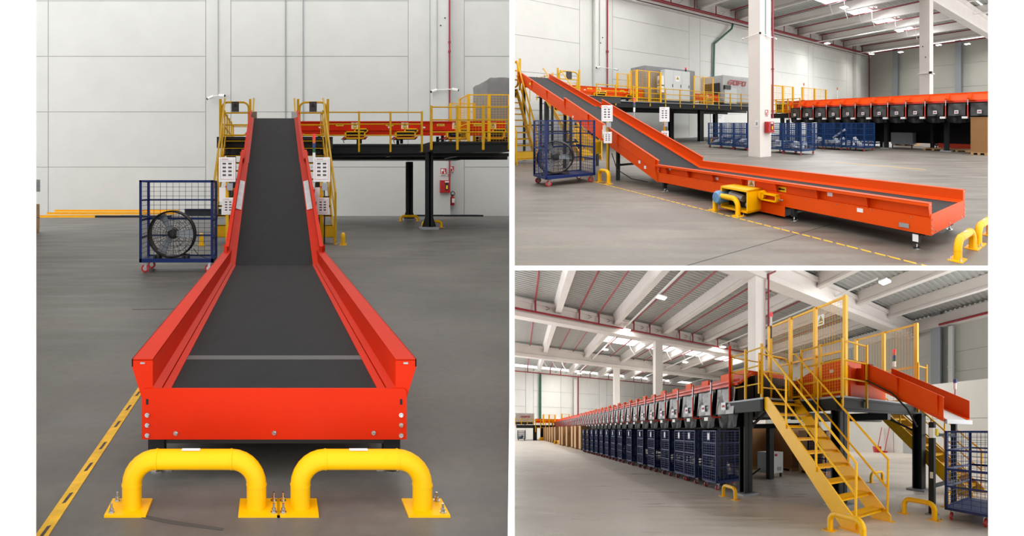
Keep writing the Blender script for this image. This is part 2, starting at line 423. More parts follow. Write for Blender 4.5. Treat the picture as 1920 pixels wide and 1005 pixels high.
def stack_light(t, c, r=.03, parent=None, base=.5):
    """signal tower: red, amber, blue, green segments on a thin pole; c = foot"""
    c = V(*c); z = 0
    p = t.part('signal_pole', MB().tube([c, c+V(0, 0, base)], r*.35, 6), 'zinc', parent)
    t.part('pole_foot', MB().lathe(c, (0,0,1), [(r*1.2, 0), (r*.5, .04)], 8), 'zinc', p); z = base
    t.part('lamp_base', MB().lathe(c+V(0,0,z), (0,0,1), [(r,0),(r,.16)], 10), 'white', p); z += .16
    for nm in ('lamp_green', 'lamp_blue', 'lamp_amber', 'lamp_red'):
        t.part('lamp_segment', MB().lathe(c+V(0,0,z), (0,0,1), [(r,0),(r,.085),(r*.92,.09)], 10), nm, p); z += .09
def wall_panels(name, st, plane, at_, face, cols, joints, z0, z1, m='wall', gap=.04, label=None, narrow=1.9, thick=.5):
    """precast wall: recessed backing with panel pieces; plane 'b' (runs along a) or 'a' (runs along b); face = +-1 outward step towards the room"""
    lo, hi = cols[0], cols[-1]
    def bx(mb, u0, u1, h0, h1, d0, d1):
        return mb.box(u0, at_+d0, h0, u1, at_+d1, h1) if plane == 'b' else mb.box(at_+d0, u0, h0, at_+d1, u1, h1)
    base = struct(name, bx(MB(), lo, hi, z0, z1, 0, -face*thick), 'wall_joint', st, label)
    for i in range(len(cols)-1):
        u0, u1 = cols[i]+gap/2, cols[i+1]-gap/2
        hs = [z0, z1] if (u1-u0) < narrow else [z0]+[j for j in joints if z0 < j < z1]+[z1]
        for k in range(len(hs)-1):
            child('panel', bx(MB(), u0, u1, hs[k]+(gap/2 if k else 0), hs[k+1]-gap/2, 0, face*.05), m, st, base)
    return base
# ================================================================ display wall with three openings
SW = Stage(1200, 960, 502.5, 0, 0)          # plain world axes: (x, y, height over the eye line)
YP = 2.6
def pg(x0, y0, x1, y1, mb, Y): k = Y/1200; return mb.box((x0-960)*k, Y, (502.5-y1)*k, (x1-960)*k, Y+.003, (502.5-y0)*k)
struct('wall_front', pg(955, -40, 965, 1045, pg(-60, -40, 67, 1045, MB(), 2.8), 2.8), 'page', SW, 'white display board framing the tall opening')
struct('wall_front', pg(960, 498, 1853, 507, pg(1853, -40, 1980, 1045, MB(), 7.5), 7.5), 'page', SW, 'white display board framing the two wide openings')
struct('wall_middle', MB().prism([(-.006, YP+.01, -1.4), (-.006, 13, -.1), (-.006, 42.6, 3.2), (-.006, 124, 24), (-.006, 124, 45), (-.006, YP+.01, 16)], (.012, 0, 0)), 'page', SW, 'thin white partition between the left and right halls')
# ================================================================ LEFT HALL
st = SL
def floor_poly(st, pts, m, label, t=.05):
    q = [st.floor_at(*p) for p in pts]
    return struct('floor', MB().prism([(a, b, 0) for a, b in q], (0, 0, -t)), m, st, label)
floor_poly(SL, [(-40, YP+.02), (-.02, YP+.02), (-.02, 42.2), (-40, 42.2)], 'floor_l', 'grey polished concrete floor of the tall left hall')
px = lambda x: (x-514)*.035
wl = wall_panels('wall_back', SL, 'b', 42.0, -1, [px(k) for k in (-40, 91, 386, 433, 765, 806)]+[px(842), px(870), 15.5], [3.2, 6.82, 10.46, 14.1], 0, 19, m='wall_l', label='white precast panel wall behind the tall conveyor')
child('pilaster', MB().box(px(807), 41.45, 0, px(840), 42, 19), 'wall_l', SL, wl)
for x, y0, y1, r_ in ((409, -60, 180, .03), (535, -60, 398, .045), (568, -60, 398, .04), (815, -60, 171, .03)):
    solo('wall_conduit', MB().tube([(px(x), 41.4 if x > 800 else 41.9, 1.57-(y1-360)*.035), (px(x), 41.4 if x > 800 else 41.9, 1.57-(y0-360)*.035)], r_*.7, 6), 'grey_box', SL,
         {409: 'thin grey conduit running up the wall left of the stairs', 535: 'grey vertical pipe on the wall above the belt, left of a pair', 568: 'grey vertical pipe on the wall above the belt, right of a pair', 815: 'thin white conduit on the pilaster beside the red pipe'}[x], 'conduit', smooth=True)
t = T('sprinkler_riser', 'dark red sprinkler riser on the white pilaster of the left hall', 'pipe', SL, (px(838), 41.38, 0))
t.part('riser_pipe', MB().tube([(0, 0, 1.9), (0, 0, 18.5)], .055, 8), 'pipe_red', smooth=True)
for z in (10.6, 11.2, 2.6): t.part('pipe_coupling', MB().lathe((0, 0, z), (0,0,1), [(.09,0),(.09,.12)], 8), 'pipe_red', smooth=True)
def cctv(st, pts, label, m='white'):
    """bar with bullet cameras: pts = bar ends (a, b, h); a camera at each end"""
    p, q = V(*pts[0]), V(*pts[1]); t = T('security_camera', label, 'camera', st, p); u = (q-p)
    t.part('mount_bar', MB().tube([(0,0,0), u], .035, 6), m)
    for c, s in ((V(0,0,0), -1), (u, 1)):
        d = u.normalized()*s
        k = t.part('camera_body', MB().tube([c+d*.05, c+d*.42+V(0,-.12,-.1)], .1, 8), m, smooth=True)
        t.part('lens', MB().tube([c+d*.42+V(0,-.12,-.1), c+d*.46+V(0,-.14,-.11)], .075, 8), 'black', k)
cctv(SL, ((px(402), 41.7, 7.8), (px(410), 41.7, 7.85)), 'pair of small white cameras above the left stair gate')
cctv(SL, ((px(815), 41.3, 8.15), (px(840), 41.3, 8.2)), 'white camera bar with two cameras across the pilaster')
for i, (x, y) in enumerate(((830, 38), (822, 52))):
    solo('anchor_hole', MB().lathe((px(x), 41.44, 1.57-(y-360)*.035), (0,-1,0), [(.05,0),(.05,.015)], 8), 'black', SL, ('upper' if not i else 'lower')+' small dark anchor hole high on the pilaster of the left hall', 'hole')
# fire point on the pilaster
def hose_box(st, c, w_, h_, n, u, label):
    """red hose cabinet: c centre on wall, n out of wall, u to the right"""
    t = T('hose_cabinet', label, 'hose cabinet', st, c); n, u, z = V(*n), V(*u), V(0,0,1)
    def bx(x0, x1, z0, z1, d0, d1): return MB().prism([u*x0+z*z0+n*d0, u*x1+z*z0+n*d0, u*x1+z*z1+n*d0, u*x0+z*z1+n*d0], n*(d1-d0))
    t.part('cabinet_body', bx(-w_/2, w_/2, -h_/2, h_/2, 0, .22), 'red')
    d = t.part('cabinet_door', bx(-w_*.47, w_*.47, -h_*.47, h_*.47, .22, .24), 'red')
    t.part('window_pane', bx(-.02*w_, .3*w_, -.28*h_, .3*h_, .24, .25), 'black', d); t.part('label_plate', bx(-.05*w_, .34*w_, .33*h_, .43*h_, .24, .25), 'white', d)
    t.part('hose_valve', bx(.06*w_, .22*w_, -.2*h_, .1*h_, .25, .27), 'sign_yellow', d); t.part('notice', bx(-.4*w_, -.16*w_, .05*h_, .35*h_, .24, .25), 'castor_red', d)
    return t
hose_box(SL, (px(829), 41.42, 1.57-(350-360)*.035), .64, .8, (0,-1,0), (1,0,0), 'red fire hose cabinet on the pilaster of the left hall')
def fire_sign(st, c, w_, h_, n, u, label):
    t = T('fire_sign', label, 'sign', st, c); n, u, z = V(*n), V(*u), V(0,0,1)
    def bx(x0, x1, z0, z1, d0): return MB().prism([u*x0*w_+z*z0*h_+n*d0, u*x1*w_+z*z0*h_+n*d0, u*x1*w_+z*z1*h_+n*d0, u*x0*w_+z*z1*h_+n*d0], n*.006)
    b = t.part('sign_board', bx(-.5, .5, -.5, .5, 0), 'white'); r_ = t.part('red_field', bx(-.48, .48, -.28, .48, .007), 'red', b)
    m = bx(-.38, -.02, .1, .38, .014); m2 = bx(.1, .2, -.2, .35, .014); m.add(m2.v, m2.f); m3 = bx(-.36, -.26, -.2, .1, .014); m.add(m3.v, m3.f); m4 = bx(.2, .34, -.2, -.06, .014); m.add(m4.v, m4.f)
    t.part('pictogram', m, 'white', r_); t.part('caption_text', bx(-.4, .4, -.44, -.36, .007), 'print_dark', b)
fire_sign(SL, (px(827), 41.4, 1.57+37*.035), .4, .5, (0,-1,0), (1,0,0), 'red fire hose sign above the hose cabinet of the left hall')
fire_sign(SL, (px(846.5), 41.92, 1.57+42*.035), .3, .46, (0,-1,0), (1,0,0), 'small red extinguisher sign right of the red pipe in the left hall')
t = T('fire_extinguisher', 'red fire extinguisher hung on the wall right of the hose cabinet', 'extinguisher', SL, (px(846.5), 41.75, .75))
t.part('cylinder', MB().lathe((0,0,-.05), (0,0,1), [(.12,0),(.14,.05),(.14,.5),(.1,.58),(.04,.62)], 12), 'red', smooth=True)
t.part('valve', MB().box(-.05,-.05,.56,.05,.05,.66), 'black'); t.part('hose', MB().tube(arc((.0,-.05,.72), .13, -60, 240, 10), .025, 6), 'black', smooth=True)
t.part('instruction_label', MB().box(-.08,-.15,.12,.1,-.135,.4), 'white')
struct('ceiling', MB().box(-16, 2.7, 15.6, .9, 33, 15.8), 'precast', SL, 'added unseen roof slab shading the near end of the left hall')  # out-of-view slab, added to hold back world light from above
struct('shade_wall_left', MB().box(-9.75, 2.7, 0, -9.55, 23.4, 15.6), 'wall', SL, 'added unseen side wall shading the near end of the left hall')  # out-of-view wall, added to keep the near floor darker
# floor tape and scuffs
m_ = MB().box(-1.09, 2.7, 0, -1.03, 12, .003)
tp = solo('floor_tape', m_, 'tape', SL, 'worn yellow floor tape left of the big orange conveyor', 'tape')
for i in range(26):
    b = 2.9+i*.34+random.uniform(-.03, .03); child('dash_mark', MB().prism([(-1.068, b, .0032), (-1.052, b+.01, .0032), (-1.048, b+.12, .0032), (-1.064, b+.11, .0032)], (0, 0, .001)), 'print_dark', SL, tp)
for i, (a, b, L, yw, lb) in enumerate(((-.5, 3.06, .55, -18, 'dark tyre scuff on the floor between the front bollards'), (-1.45, 8.6, .9, 6, 'long faint tyre scuff on the floor left of the conveyor'))):
    t = T('tyre_scuff', lb, 'scuff mark', SL, (a, b, 0), yw); t.part('scuff', MB().prism([(-L/2,-.012,.001),(0,-.03,.001),(L/2,-.01,.001),(L/2,.012,.001),(0,.0,.001),(-L/2,.012,.001)], (0,0,.001)), 'scuff')

# ---------------------------------------------------------------- flat belt conveyor with orange side guards
def gut(mb, s_): mb.v = [V(p.x*s_, p.y, p.z) for p in mb.v]; mb.f = [f[::-1] for f in mb.f] if s_ < 0 else mb.f; return mb
def flat_conveyor(st, pos, L, label, legs, gussets, stripe=None):
    t = T('belt_conveyor', label, 'conveyor', st, pos)
    p = [(-.72,0,.225),(.72,0,.225),(.72,0,.485),(.71,0,.498),(.70,0,.502),(-.70,0,.502),(-.71,0,.498),(-.72,0,.485)]
    ep = t.part('end_plate', MB().prism(p, (0, -.012, 0)), 'orange')
    for a, h in [(s*.69, z) for s in (-1, 1) for z in (.248, .303, .358)]+[(-.535,.259),(0,.262),(.54,.262)]:
        t.part('bolt', MB().lathe((a, -.012, h), (0,-1,0), [(.013,0),(.013,.004),(.008,.004),(.007,.012)], 8), 'chrome', ep)
    for s in (-1, 1): t.part('slot', MB().box(s*.69-.006, -.014, .415, s*.69+.006, -.012, .445), 'steel_dark', ep)
    for s in (-1, 1):
        sf = t.part('side_frame', gut(MB().box(.70, 0, .225, .718, L, .455).box(.60, 0, .445, .72, L, .46), s), 'orange')
        for k in range(int(L/.6)): t.part('bolt', gut(MB().lathe((.718, .25+k*.6, .43), (1,0,0), [(.011,0),(.008,.008)], 6), s), 'zinc', sf)
        gd = t.part('side_guard', gut(MB().box(.662, 0, .46, .668, L, .655).box(.662, 0, .652, .776, L, .66).box(.770, 0, .618, .776, L, .66), s), 'orange')
        for b in gussets: t.part('gusset', gut(MB().prism([(.776,b,.62),(.72,b,.44),(.668,b,.44),(.668,b,.655),(.776,b,.655)], (0,.008,0)), s), 'orange', gd)
        t.part('slot', gut(MB().box(.705, -.002, .632, .73, 0, .642), s), 'zinc', gd)
        sk = t.part('skirt', gut(MB().prism([(.662,0,.505),(.622,0,.488),(.622,0,.47),(.662,0,.47)], (0,L,0)).prism([(.616,0,.484),(.576,0,.474),(.576,0,.466),(.616,0,.466)], (0,L,0)), s), 'orange')
    bt = t.part('belt', MB().box(-.59, .02, .44, .59, L, .468).tube([(-.59,.05,.40),(.59,.05,.40)], .06, 10), 'belt')
    if stripe: t.part('belt_stripe', MB().box(-.578, stripe, .468, .578, stripe+.1, .4695), 'belt_light', bt)
    t.part('underframe', MB().box(-.62, .1, .18, -.56, L-.1, .23).box(.56, .1, .18, .62, L-.1, .23), 'steel_black')
    for b in legs:
        t.part('cross_bar', MB().box(-.62, b-.03, .16, .62, b+.03, .215), 'steel_black')
        for s in (-1, 1):
            lg = t.part('leg', MB().box(s*.66-.045, b-.04, .075, s*.66+.045, b+.04, .24), 'steel_dark')
            t.part('levelling_foot', MB().lathe((s*.66, b, 0), (0,0,1), [(.05,0),(.05,.008),(.022,.02),(.012,.022),(.012,.075)], 10).box(s*.66-.085, b-.02, 0, s*.66+.085, b+.02, .008), 'chrome', lg)
    return t
def incline_conveyor(st, pos, nodes, label, legs=(), tags=False, hgt=.2, low=.24, jog=.07):
    """nodes: (b, h) of the belt surface relative to pos; two overlapping sections"""
    t = T('incline_conveyor', label, 'conveyor', st, pos)
    for i in range(len(nodes)-1):
        (b0, h0), (b1, h1) = nodes[i], nodes[i+1]; h0 -= .09*(i > 0); off = .718-.028*i; ov = .25 if i else 0
        dh = (h1-h0)/(b1-b0); hgt_ = hgt+(jog if i == 0 else 0)
        def Z(b, dz): return h0+(b-b0)*dh+dz
        bs, be = b0-ov*.3, b1+.05
        for s in (-1, 1):
            sp = t.part('side_plate', gut(MB().prism([(off-.008, bs, Z(bs,-low)), (off-.008, be, Z(be,-low)), (off-.008, be, Z(be,hgt_)), (off-.008, bs, Z(bs,hgt_))], (.008, 0, 0))
                 .prism([(off-.04, bs, Z(bs,hgt_)), (off+.02, bs, Z(bs,hgt_)), (off+.02, be, Z(be,hgt_)), (off-.04, be, Z(be,hgt_))], (0, 0, .008)), s), 'orange')
            n = max(2, int((be-bs)/1.9))
            for k in range(n+1):
                b = bs+.1+(be-bs-.2)*k/n
                t.part('stiffener', gut(MB().prism([(off, b, Z(b,-low+.06)), (off+.05, b, Z(b,hgt_-.02)), (off, b, Z(b,hgt_-.02))], (0, .02, .005)), s), 'orange', sp)
            t.part('seam', gut(MB().prism([(off, bs, Z(bs,-.02)), (off+.006, bs, Z(bs,-.02)), (off+.006, bs, Z(bs,-.005)), (off, bs, Z(bs,-.005))], (0, be-bs, (be-bs)*dh)), s), 'orange_dull', sp)
            t.part('skirt', gut(MB().prism([(off-.01, bs, Z(bs,.04)), (.585, bs, Z(bs,.006)), (.585, be, Z(be,.006)), (off-.01, be, Z(be,.04))], (0, 0, -.02)), s), 'orange')
        t.part('belt', MB().prism([(-.6, bs, Z(bs,0)), (.6, bs, Z(bs,0)), (.6, be, Z(be,0)), (-.6, be, Z(be,0))], (0, 0, -.03)), 'belt')
    for b, h in legs:
        for s in (-1, 1): t.part('leg', MB().box(s*.62-.045, b-.045, 0, s*.62+.045, b+.045, h), 'steel_dark')
        t.part('cross_bar', MB().box(-.62, b-.03, h*.45, .62, b+.03, h*.45+.06).box(-.62, b-.03, h-.1, .62, b+.03, h), 'steel_dark')
    return t
flat_conveyor(SL, (0, 3.49, 0), 6.9, 'big orange belt conveyor seen end-on behind two yellow bollards, left panel', (.13, 3.3, 6.6), (0, .9, 1.8, 2.7, 3.6, 4.5, 5.4, 6.3), stripe=.72)
tl = incline_conveyor(SL, (0, 9.6, 0), [(0, .46), (4.85, 2.215), (9.0, 3.70)], 'inclined orange conveyor climbing to the platform in the left panel', ((2.6, 1.1), (5.2, 2.05), (8.6, 3.25)), hgt=.22)
for s in (-1, 1): tl.part('end_shield', gut(MB().prism([(.69, 9.05, 3.9), (.70, 9.05, 3.55), (.52, 9.7, 3.62), (.52, 9.7, 4.0)], (.006, 0, 0)), s), 'pocket')
for s in (-1, 1):
    Z = lambda b: .46+b*1.755/4.85
    tl.part('white_sticker', gut(MB().prism([(.70, 2.1, Z(2.1)+.05), (.60, 2.1, Z(2.1)+.022), (.60, 3.6, Z(3.6)+.022), (.70, 3.6, Z(3.6)+.05)], (0, 0, .004)), s), 'parcel')

# front bollards
bollard(SL, (-.396, 3.17, 0), .617, .295, .049, 0, 'thick yellow barrier hoop in front of the big conveyor, left one of the pair', 'front barrier hoops')
bollard(SL, (.432, 3.17, 0), .604, .295, .049, 0, 'thick yellow barrier hoop in front of the big conveyor, right one of the pair', 'front barrier hoops')

# cart with drum fan
def drum_fan(st, pos, r, label, yaw=0, parent=None, depth=.34):
    t = T('drum_fan', label, 'fan', st, pos, yaw); c = V(0, 0, r+.06)
    t.part('drum', MB().lathe(c+V(0, -depth/2, 0), (0,1,0), [(r,0),(r+.012,.01),(r,.03),(r,depth-.03),(r+.012,depth-.01),(r,depth),(r-.015,depth),(r-.02,.02),(r,0)], 40, caps=False), 'black', smooth=True)
    hb = t.part('hub', MB().lathe(c+V(0, -.1, 0), (0,1,0), [(.05,0),(.085,.03),(.085,.1),(.05,.14)], 14), 'steel_black', smooth=True)
    t.part('motor', MB().lathe(c+V(0, .02, 0), (0,1,0), [(.1,0),(.11,.05),(.11,.22),(.07,.26)], 14), 'black', smooth=True)
    for k, an in enumerate((118, 2, 240)):
        d = V(math.cos(math.radians(an)), 0, math.sin(math.radians(an))); p = V(-d.z, 0, d.x)
        t.part('blade', MB().add([c+d*.08-p*.05+V(0,-.04,0), c+d*.08+p*.05+V(0,.03,0), c+d*(r-.03)+p*.085+V(0,.05,0), c+d*(r-.03)-p*.085+V(0,-.07,0)], [(0,1,2,3)]).prism([c+d*.08-p*.05+V(0,-.035,0), c+d*.08+p*.05+V(0,.035,0), c+d*(r-.03)+p*.085+V(0,.055,0), c+d*(r-.03)-p*.085+V(0,-.065,0)], (0,.004,0)), 'grey_box')
    for y in (-depth/2, depth/2):
        g = MB()
        for k in range(24):
            an = 2*math.pi*k/24; e = V(math.cos(an), 0, math.sin(an)); g.bar(c+e*.05+V(0,y,0), c+e*r+V(0,y,0), .005)
        for rr in (.35, .6, .82): g.tube([c+V(math.cos(2*math.pi*k/28)*r*rr, y, math.sin(2*math.pi*k/28)*r*rr) for k in range(28)], .0035, 4, closed=True)
        t.part('wire_guard', g, 'steel_black')
    for sx in (-1, 1):
        ft = t.part('foot', MB().box(sx*.28-.05, -depth/2, .02, sx*.28+.05, depth/2, .11), 'black')
        t.part('foot_wheel', MB().lathe((sx*.28-.06, -depth/2+.02, .06), (1,0,0), [(.055,0),(.055,.04)], 12), 'rubber', ft)
    return t
cart(SL, (-1.9, 12.85, 0), 1.44, .85, 'navy wire cage cart holding a drum fan left of the stairs, left panel', closed='klr')
drum_fan(SL, (-2.03, 12.75, .22), .455, 'black drum fan standing in the navy cart of the left panel')
solo('power_cord', MB().tube([(-1.6, 12.7, .45), (-1.5, 12.65, .33), (-1.35, 12.6, .27), (-1.2, 12.6, .25)], .008, 5), 'black', SL, 'black power cord hanging from the drum fan of the left panel', 'cord', smooth=True)

# notice posts beside the incline
def notice_post(st, pos, label, nrm=(0,-1,0), u=(1,0,0), h=2.0, light=False, back=True):
    t = T('notice_post', label, 'sign post', st, pos); n, u = V(*nrm), V(*u)
    t.part('post', MB().box(-.03, -.03, 0, .03, .03, h-.02), 'yellow_dull'); t.part('base_plate', MB().box(-.08, -.08, 0, .08, .08, .012), 'yellow_dull')
    poster_parts(t, n*.05+V(0,0,h), u, .32, .47, n=n); poster_parts(t, n*.05+u*.02+V(0,0,h-.70), u, .235, .325, n=n)
    bx = t.part('switch_box', MB().prism([u*(.0)+n*.035+V(0,0,h-.40), u*.11+n*.035+V(0,0,h-.40), u*.11+n*.035+V(0,0,h-.26), u*0+n*.035+V(0,0,h-.26)], n*.07), 'grey_box')
    t.part('push_button', MB().lathe(u*-.015+n*.05+V(0,0,h-.33), n, [(.022,0),(.022,.03)], 8), 'red', bx)
    t.part('cable', MB().tube([u*.05+n*.04+V(0,0,h-.4), u*.055+n*.04+V(0,0,h-.9), u*.05+n*.04+V(0,0,.1)], .013, 6), 'black')
    if back: t.part('paper_notice', MB().prism([u*-.16-n*.04+V(0,0,h-.62), u*-.02-n*.04+V(0,0,h-.62), u*-.02-n*.04+V(0,0,h-.34), u*-.16-n*.04+V(0,0,h-.34)], n*.002), 'paper')
    if light: stack_light(t, (-.14, .06, 1.75), .03, base=.42)
    return t
notice_post(SL, (-.90, 12.3, 0), 'yellow notice post with two printed sheets left of the incline, left panel')
notice_post(SL, (.91, 12.3, 0), 'yellow notice post with two printed sheets and signal light right of the incline, left panel', light=True)

# stairs, platform, gates
HD = 3.64
stairs(SL, -1.84, -.76, 19.2, 24.0, HD, 12, 'yellow steel stair rising left of the incline, left panel', mat_='yellow_dull', rail=1.38, newel=1.5, r=.034)
stairs(SL, .76, 1.84, 19.2, 24.0, HD, 12, 'yellow steel stair rising right of the incline, left panel', mat_='yellow_dull', rail=1.38, newel=1.5, r=.034)
t = T('stair_platform', 'black steel platform carrying the two stair heads, left panel', 'platform', SL, (0, 24, 0))
t.part('deck_plate', MB().box(-2.15, 0, HD-.04, -.85, 3.6, HD).box(.85, 0, HD-.04, 2.2, 3.6, HD), 'steel_dark')
for a0, a1 in ((-2.15, -.85), (.85, 2.2)): t.part('edge_beam', MB().box(a0, 0, HD-.42, a1, .12, HD-.03), 'steel_black')
t.part('rear_beam', MB().box(-2.15, 3.5, HD-.45, 2.2, 3.62, HD-.04), 'steel_black')
for a, b in ((-1.72, .4), (1.65, .4), (-1.72, 3.3), (1.9, 3.3)): t.part('leg', MB().box(a-.09, b-.09, 0, a+.09, b+.09, HD-.4), 'steel_black')
for s, lb in ((-1, 'left'), (1, 'right')):
    t = T('safety_gate', 'rounded yellow tube gate at the head of the %s stair, left panel' % lb, 'gate', SL, (s*1.46, 24.05, HD))
    w2, h2, R = .5, 1.3, .22
    pts = [V(-w2+R, 0, .06)]+arc((-w2+R, 0, .06+R), R, 270, 180, 5)+arc((-w2+R, 0, h2-R), R, 180, 90, 5)+arc((w2-R, 0, h2-R), R, 90, 0, 5)+arc((w2-R, 0, .06+R), R, 0, -90, 5)
    t.part('gate_frame', MB().tube(pts, .036, 8, closed=True), 'yellow_dull', smooth=True)
    for z in (.45, .9): t.part('gate_bar', MB().tube([(-w2, 0, z), (w2, 0, z)], .03, 6), 'yellow_dull', smooth=True)
    for k in (-1, 1): t.part('gate_post', MB().box(k*(w2+.06)-.045, -.045, -.05, k*(w2+.06)+.045, .045, 1.42), 'yellow_dull')
    sg = t.part('warning_plate', MB().box(-.14, -.04, .94, .14, -.03, 1.32), 'print_dark'); t.part('plate_print', MB().prism([(-.09,-.045,1.12),(.09,-.045,1.12),(0,-.045,1.27)], (0,.003,0)), 'black', sg)
railing(SL, [(-1.98, 24.3), (-1.98, 31), (-.85, 31)], HD, 'yellow railing running back from the left stair head, left panel', H=1.2, levels=(1.1, .55), spacing=1.3, r=.03, post=.07)
railing(SL, [(2.0, 24.2), (2.0, 27.4)], HD, 'short yellow railing beside the right stair head, left panel', H=1.3, levels=(1.2, .6), spacing=1.1)
# mezzanine with feed conveyor
t = T('mezzanine', 'dark steel mezzanine deck on posts behind the incline, left panel', 'mezzanine', SL, (6, 27, 0))
t.part('deck_plate', MB().box(-3.8, .6, HD-.05, .45, 9.5, HD).box(.45, -.8, HD-.05, 3.6, 9.5, HD), 'steel_dark')
t.part('edge_beam', MB().box(-3.8, .6, HD-.40, .45, .75, HD-.05).box(-3.8, .56, HD-.09, .45, .8, HD-.05).box(-3.8, .5, HD-.42, .45, .8, HD-.38), 'steel_dark')
t.part('edge_beam', MB().box(.45, -.8, HD-.40, 3.6, -.65, HD-.05).box(.45, -.86, HD-.09, 3.6, -.6, HD-.05).box(.45, -.86, HD-.42, 3.6, -.6, HD-.38).box(.40, -.8, HD-.4, .52, .7, HD-.05), 'steel_dark')
t.part('under_beam', MB().box(-3.8, .8, HD-.52, 4.2, 1.0, HD-.38), 'steel_black'); t.part('under_beam', MB().box(-3.8, 4.0, HD-.5, 5.3, 4.2, HD-.3), 'steel_black'); t.part('soffit', MB().box(-3.8, .7, HD-.3, 4.3, 9.4, HD-.25), 'steel_black')
for a, b, w_ in ((.54, 0, .14), (1.5, 8.5, .17)):
    lg = t.part('leg', MB().box(a-w_, b-w_, .06, a+w_, b-w_+.04, HD-.4).box(a-w_, b+w_-.04, .06, a+w_, b+w_, HD-.4).box(a-.03, b-w_, .06, a+.03, b+w_, HD-.4), 'steel_dark')
    t.part('foot_plate', MB().box(a-.34, b-.3, 0, a+.34, b+.3, .1), 'grey_box', lg)
    t.part('rib', MB().prism([(a-.3, b, .1), (a+.3, b, .1), (a+w_, b, .6), (a-w_, b, .6)], (0, .03, 0)), 'steel_dark', lg)
t.part('brace_rod', MB().tube([(-1.0, 1.5, HD-.5), (.6, .4, HD-.3)], .03, 6).tube([(2.0, 3, HD-.5), (3.6, 1, HD-.2)], .03, 6), 'zinc')
bollard(SL, (6.98, 28.3, 0), .82, .33, .06, 0, 'yellow barrier hoop at the nearer mezzanine leg, left panel', bolts=False)
bollard(SL, (7.27, 34.4, 0), .9, .34, .07, 0, 'yellow barrier hoop at the farther mezzanine leg, left panel', bolts=False)
bollard(SL, (2.06, 19.1, 0), .4, .36, .06, 82, 'yellow barrier hoop beside the foot of the right stair, left panel', bolts=False)
bollard(SL, (-2.15, 18.9, 0), .4, .36, .06, 98, 'yellow barrier hoop behind the navy cart, left panel', bolts=False)
railing(SL, [(2.3, 27.55), (6.36, 27.55)], HD, 'yellow railing on the mezzanine right of the stairs, left panel', H=1.4, levels=(1.36, .85, .37), spacing=1.2, drop=.35, r=.03, post=.075)
railing(SL, [(6.42, 26.15), (9.6, 26.15)], HD, 'yellow railing on the mezzanine before the covered machine, left panel', H=1.46, levels=(1.4, .88, .38), spacing=1.2, drop=.35, r=.03, post=.09)
def motor_guard(t, c, w_, h_, d, parent=None):
    """yellow open-fronted guard box with motor; c = front centre; front faces -b"""
    a, b, h = c
    g = t.part('motor_guard', MB().box(a-w_/2, b, h-h_/2, a+w_/2, b+d, h-h_/2+.05).box(a-w_/2, b, h+h_/2-.05, a+w_/2, b+d, h+h_/2).box(a-w_/2, b, h-h_/2, a-w_/2+.05, b+d, h+h_/2).box(a+w_/2-.05, b, h-h_/2, a+w_/2, b+d, h+h_/2), 'yellow', parent)
    t.part('guard_inside', MB().box(a-w_/2+.04, b+d*.5, h-h_/2+.04, a+w_/2-.04, b+d*.8, h+h_/2-.04).tube([(a-w_*.3, b+d*.3, h), (a+w_*.3, b+d*.3, h)], h_*.22, 8), 'black', g)
def deck_conveyor(st, pos, L, label, guards, along='a', legs=5):
    t = T('feed_conveyor', label, 'conveyor', st, pos, 0 if along == 'a' else 90)
    t.part('side_panel', MB().box(0, 0, .62, L, .03, 1.0).box(0, -.05, .97, L, .03, 1.02), 'orange'); t.part('side_panel', MB().box(0, 1.15, .62, L, 1.18, 1.02), 'orange')
    t.part('lower_panel', MB().box(0, .02, .36, L, .05, .6).box(0, -.03, .59, L, .03, .63), 'orange'); t.part('belt', MB().box(0, .05, .68, L, 1.15, .71), 'belt')
    for i in range(legs):
        a = L*(i+.5)/legs; t.part('leg', MB().box(a-.06, .1, 0, a+.06, .2, .4).box(a-.06, 1.0, 0, a+.06, 1.1, .4).box(a-.03, .1, .2, a+.03, 1.1, .26), 'steel_dark')
    for a in guards:
        motor_guard(t, (a, -.32, .36), .92, .34, .3); motor_guard(t, (a+.3, -.12, .58), .62, .2, .12)
        t.part('drive_pan', MB().prism([(a-.62, -.2, .18), (a+.5, -.2, .18), (a+.6, -.2, .3), (a-.5, -.2, .3)], (0, .3, 0)), 'red')
        t.part('cable', MB().tube([(a-.3, -.2, .2), (a-.55, -.25, .12), (a-.5, -.25, 0)], .02, 5), 'black')
        warn_parts(t, (a+.02, -.005, .84), (1,0,0), .32, .34, (0,-1,0))
        ar = t.part('arrow_label', MB().box(a-.85, -.006, .8, a-.5, -.001, .9), 'sign_yellow')
        t.part('arrow_print', MB().prism([(a-.8,-.008,.85),(a-.74,-.008,.88),(a-.74,-.008,.86),(a-.55,-.008,.86),(a-.55,-.008,.84),(a-.74,-.008,.84),(a-.74,-.008,.82)], (0,.001,0)), 'black', ar)
    for k in range(int(L/1.6)): t.part('white_sticker', MB().box(.9+k*1.6, -.004, .7, 1.02+k*1.6, -.001, .77), 'paper')
    return t
deck_conveyor(SL, (1.15, 29.5, HD+.17), 9.5, 'long orange feed conveyor on the mezzanine deck, left panel', (2.55, 4.85, 7.2, 8.9))
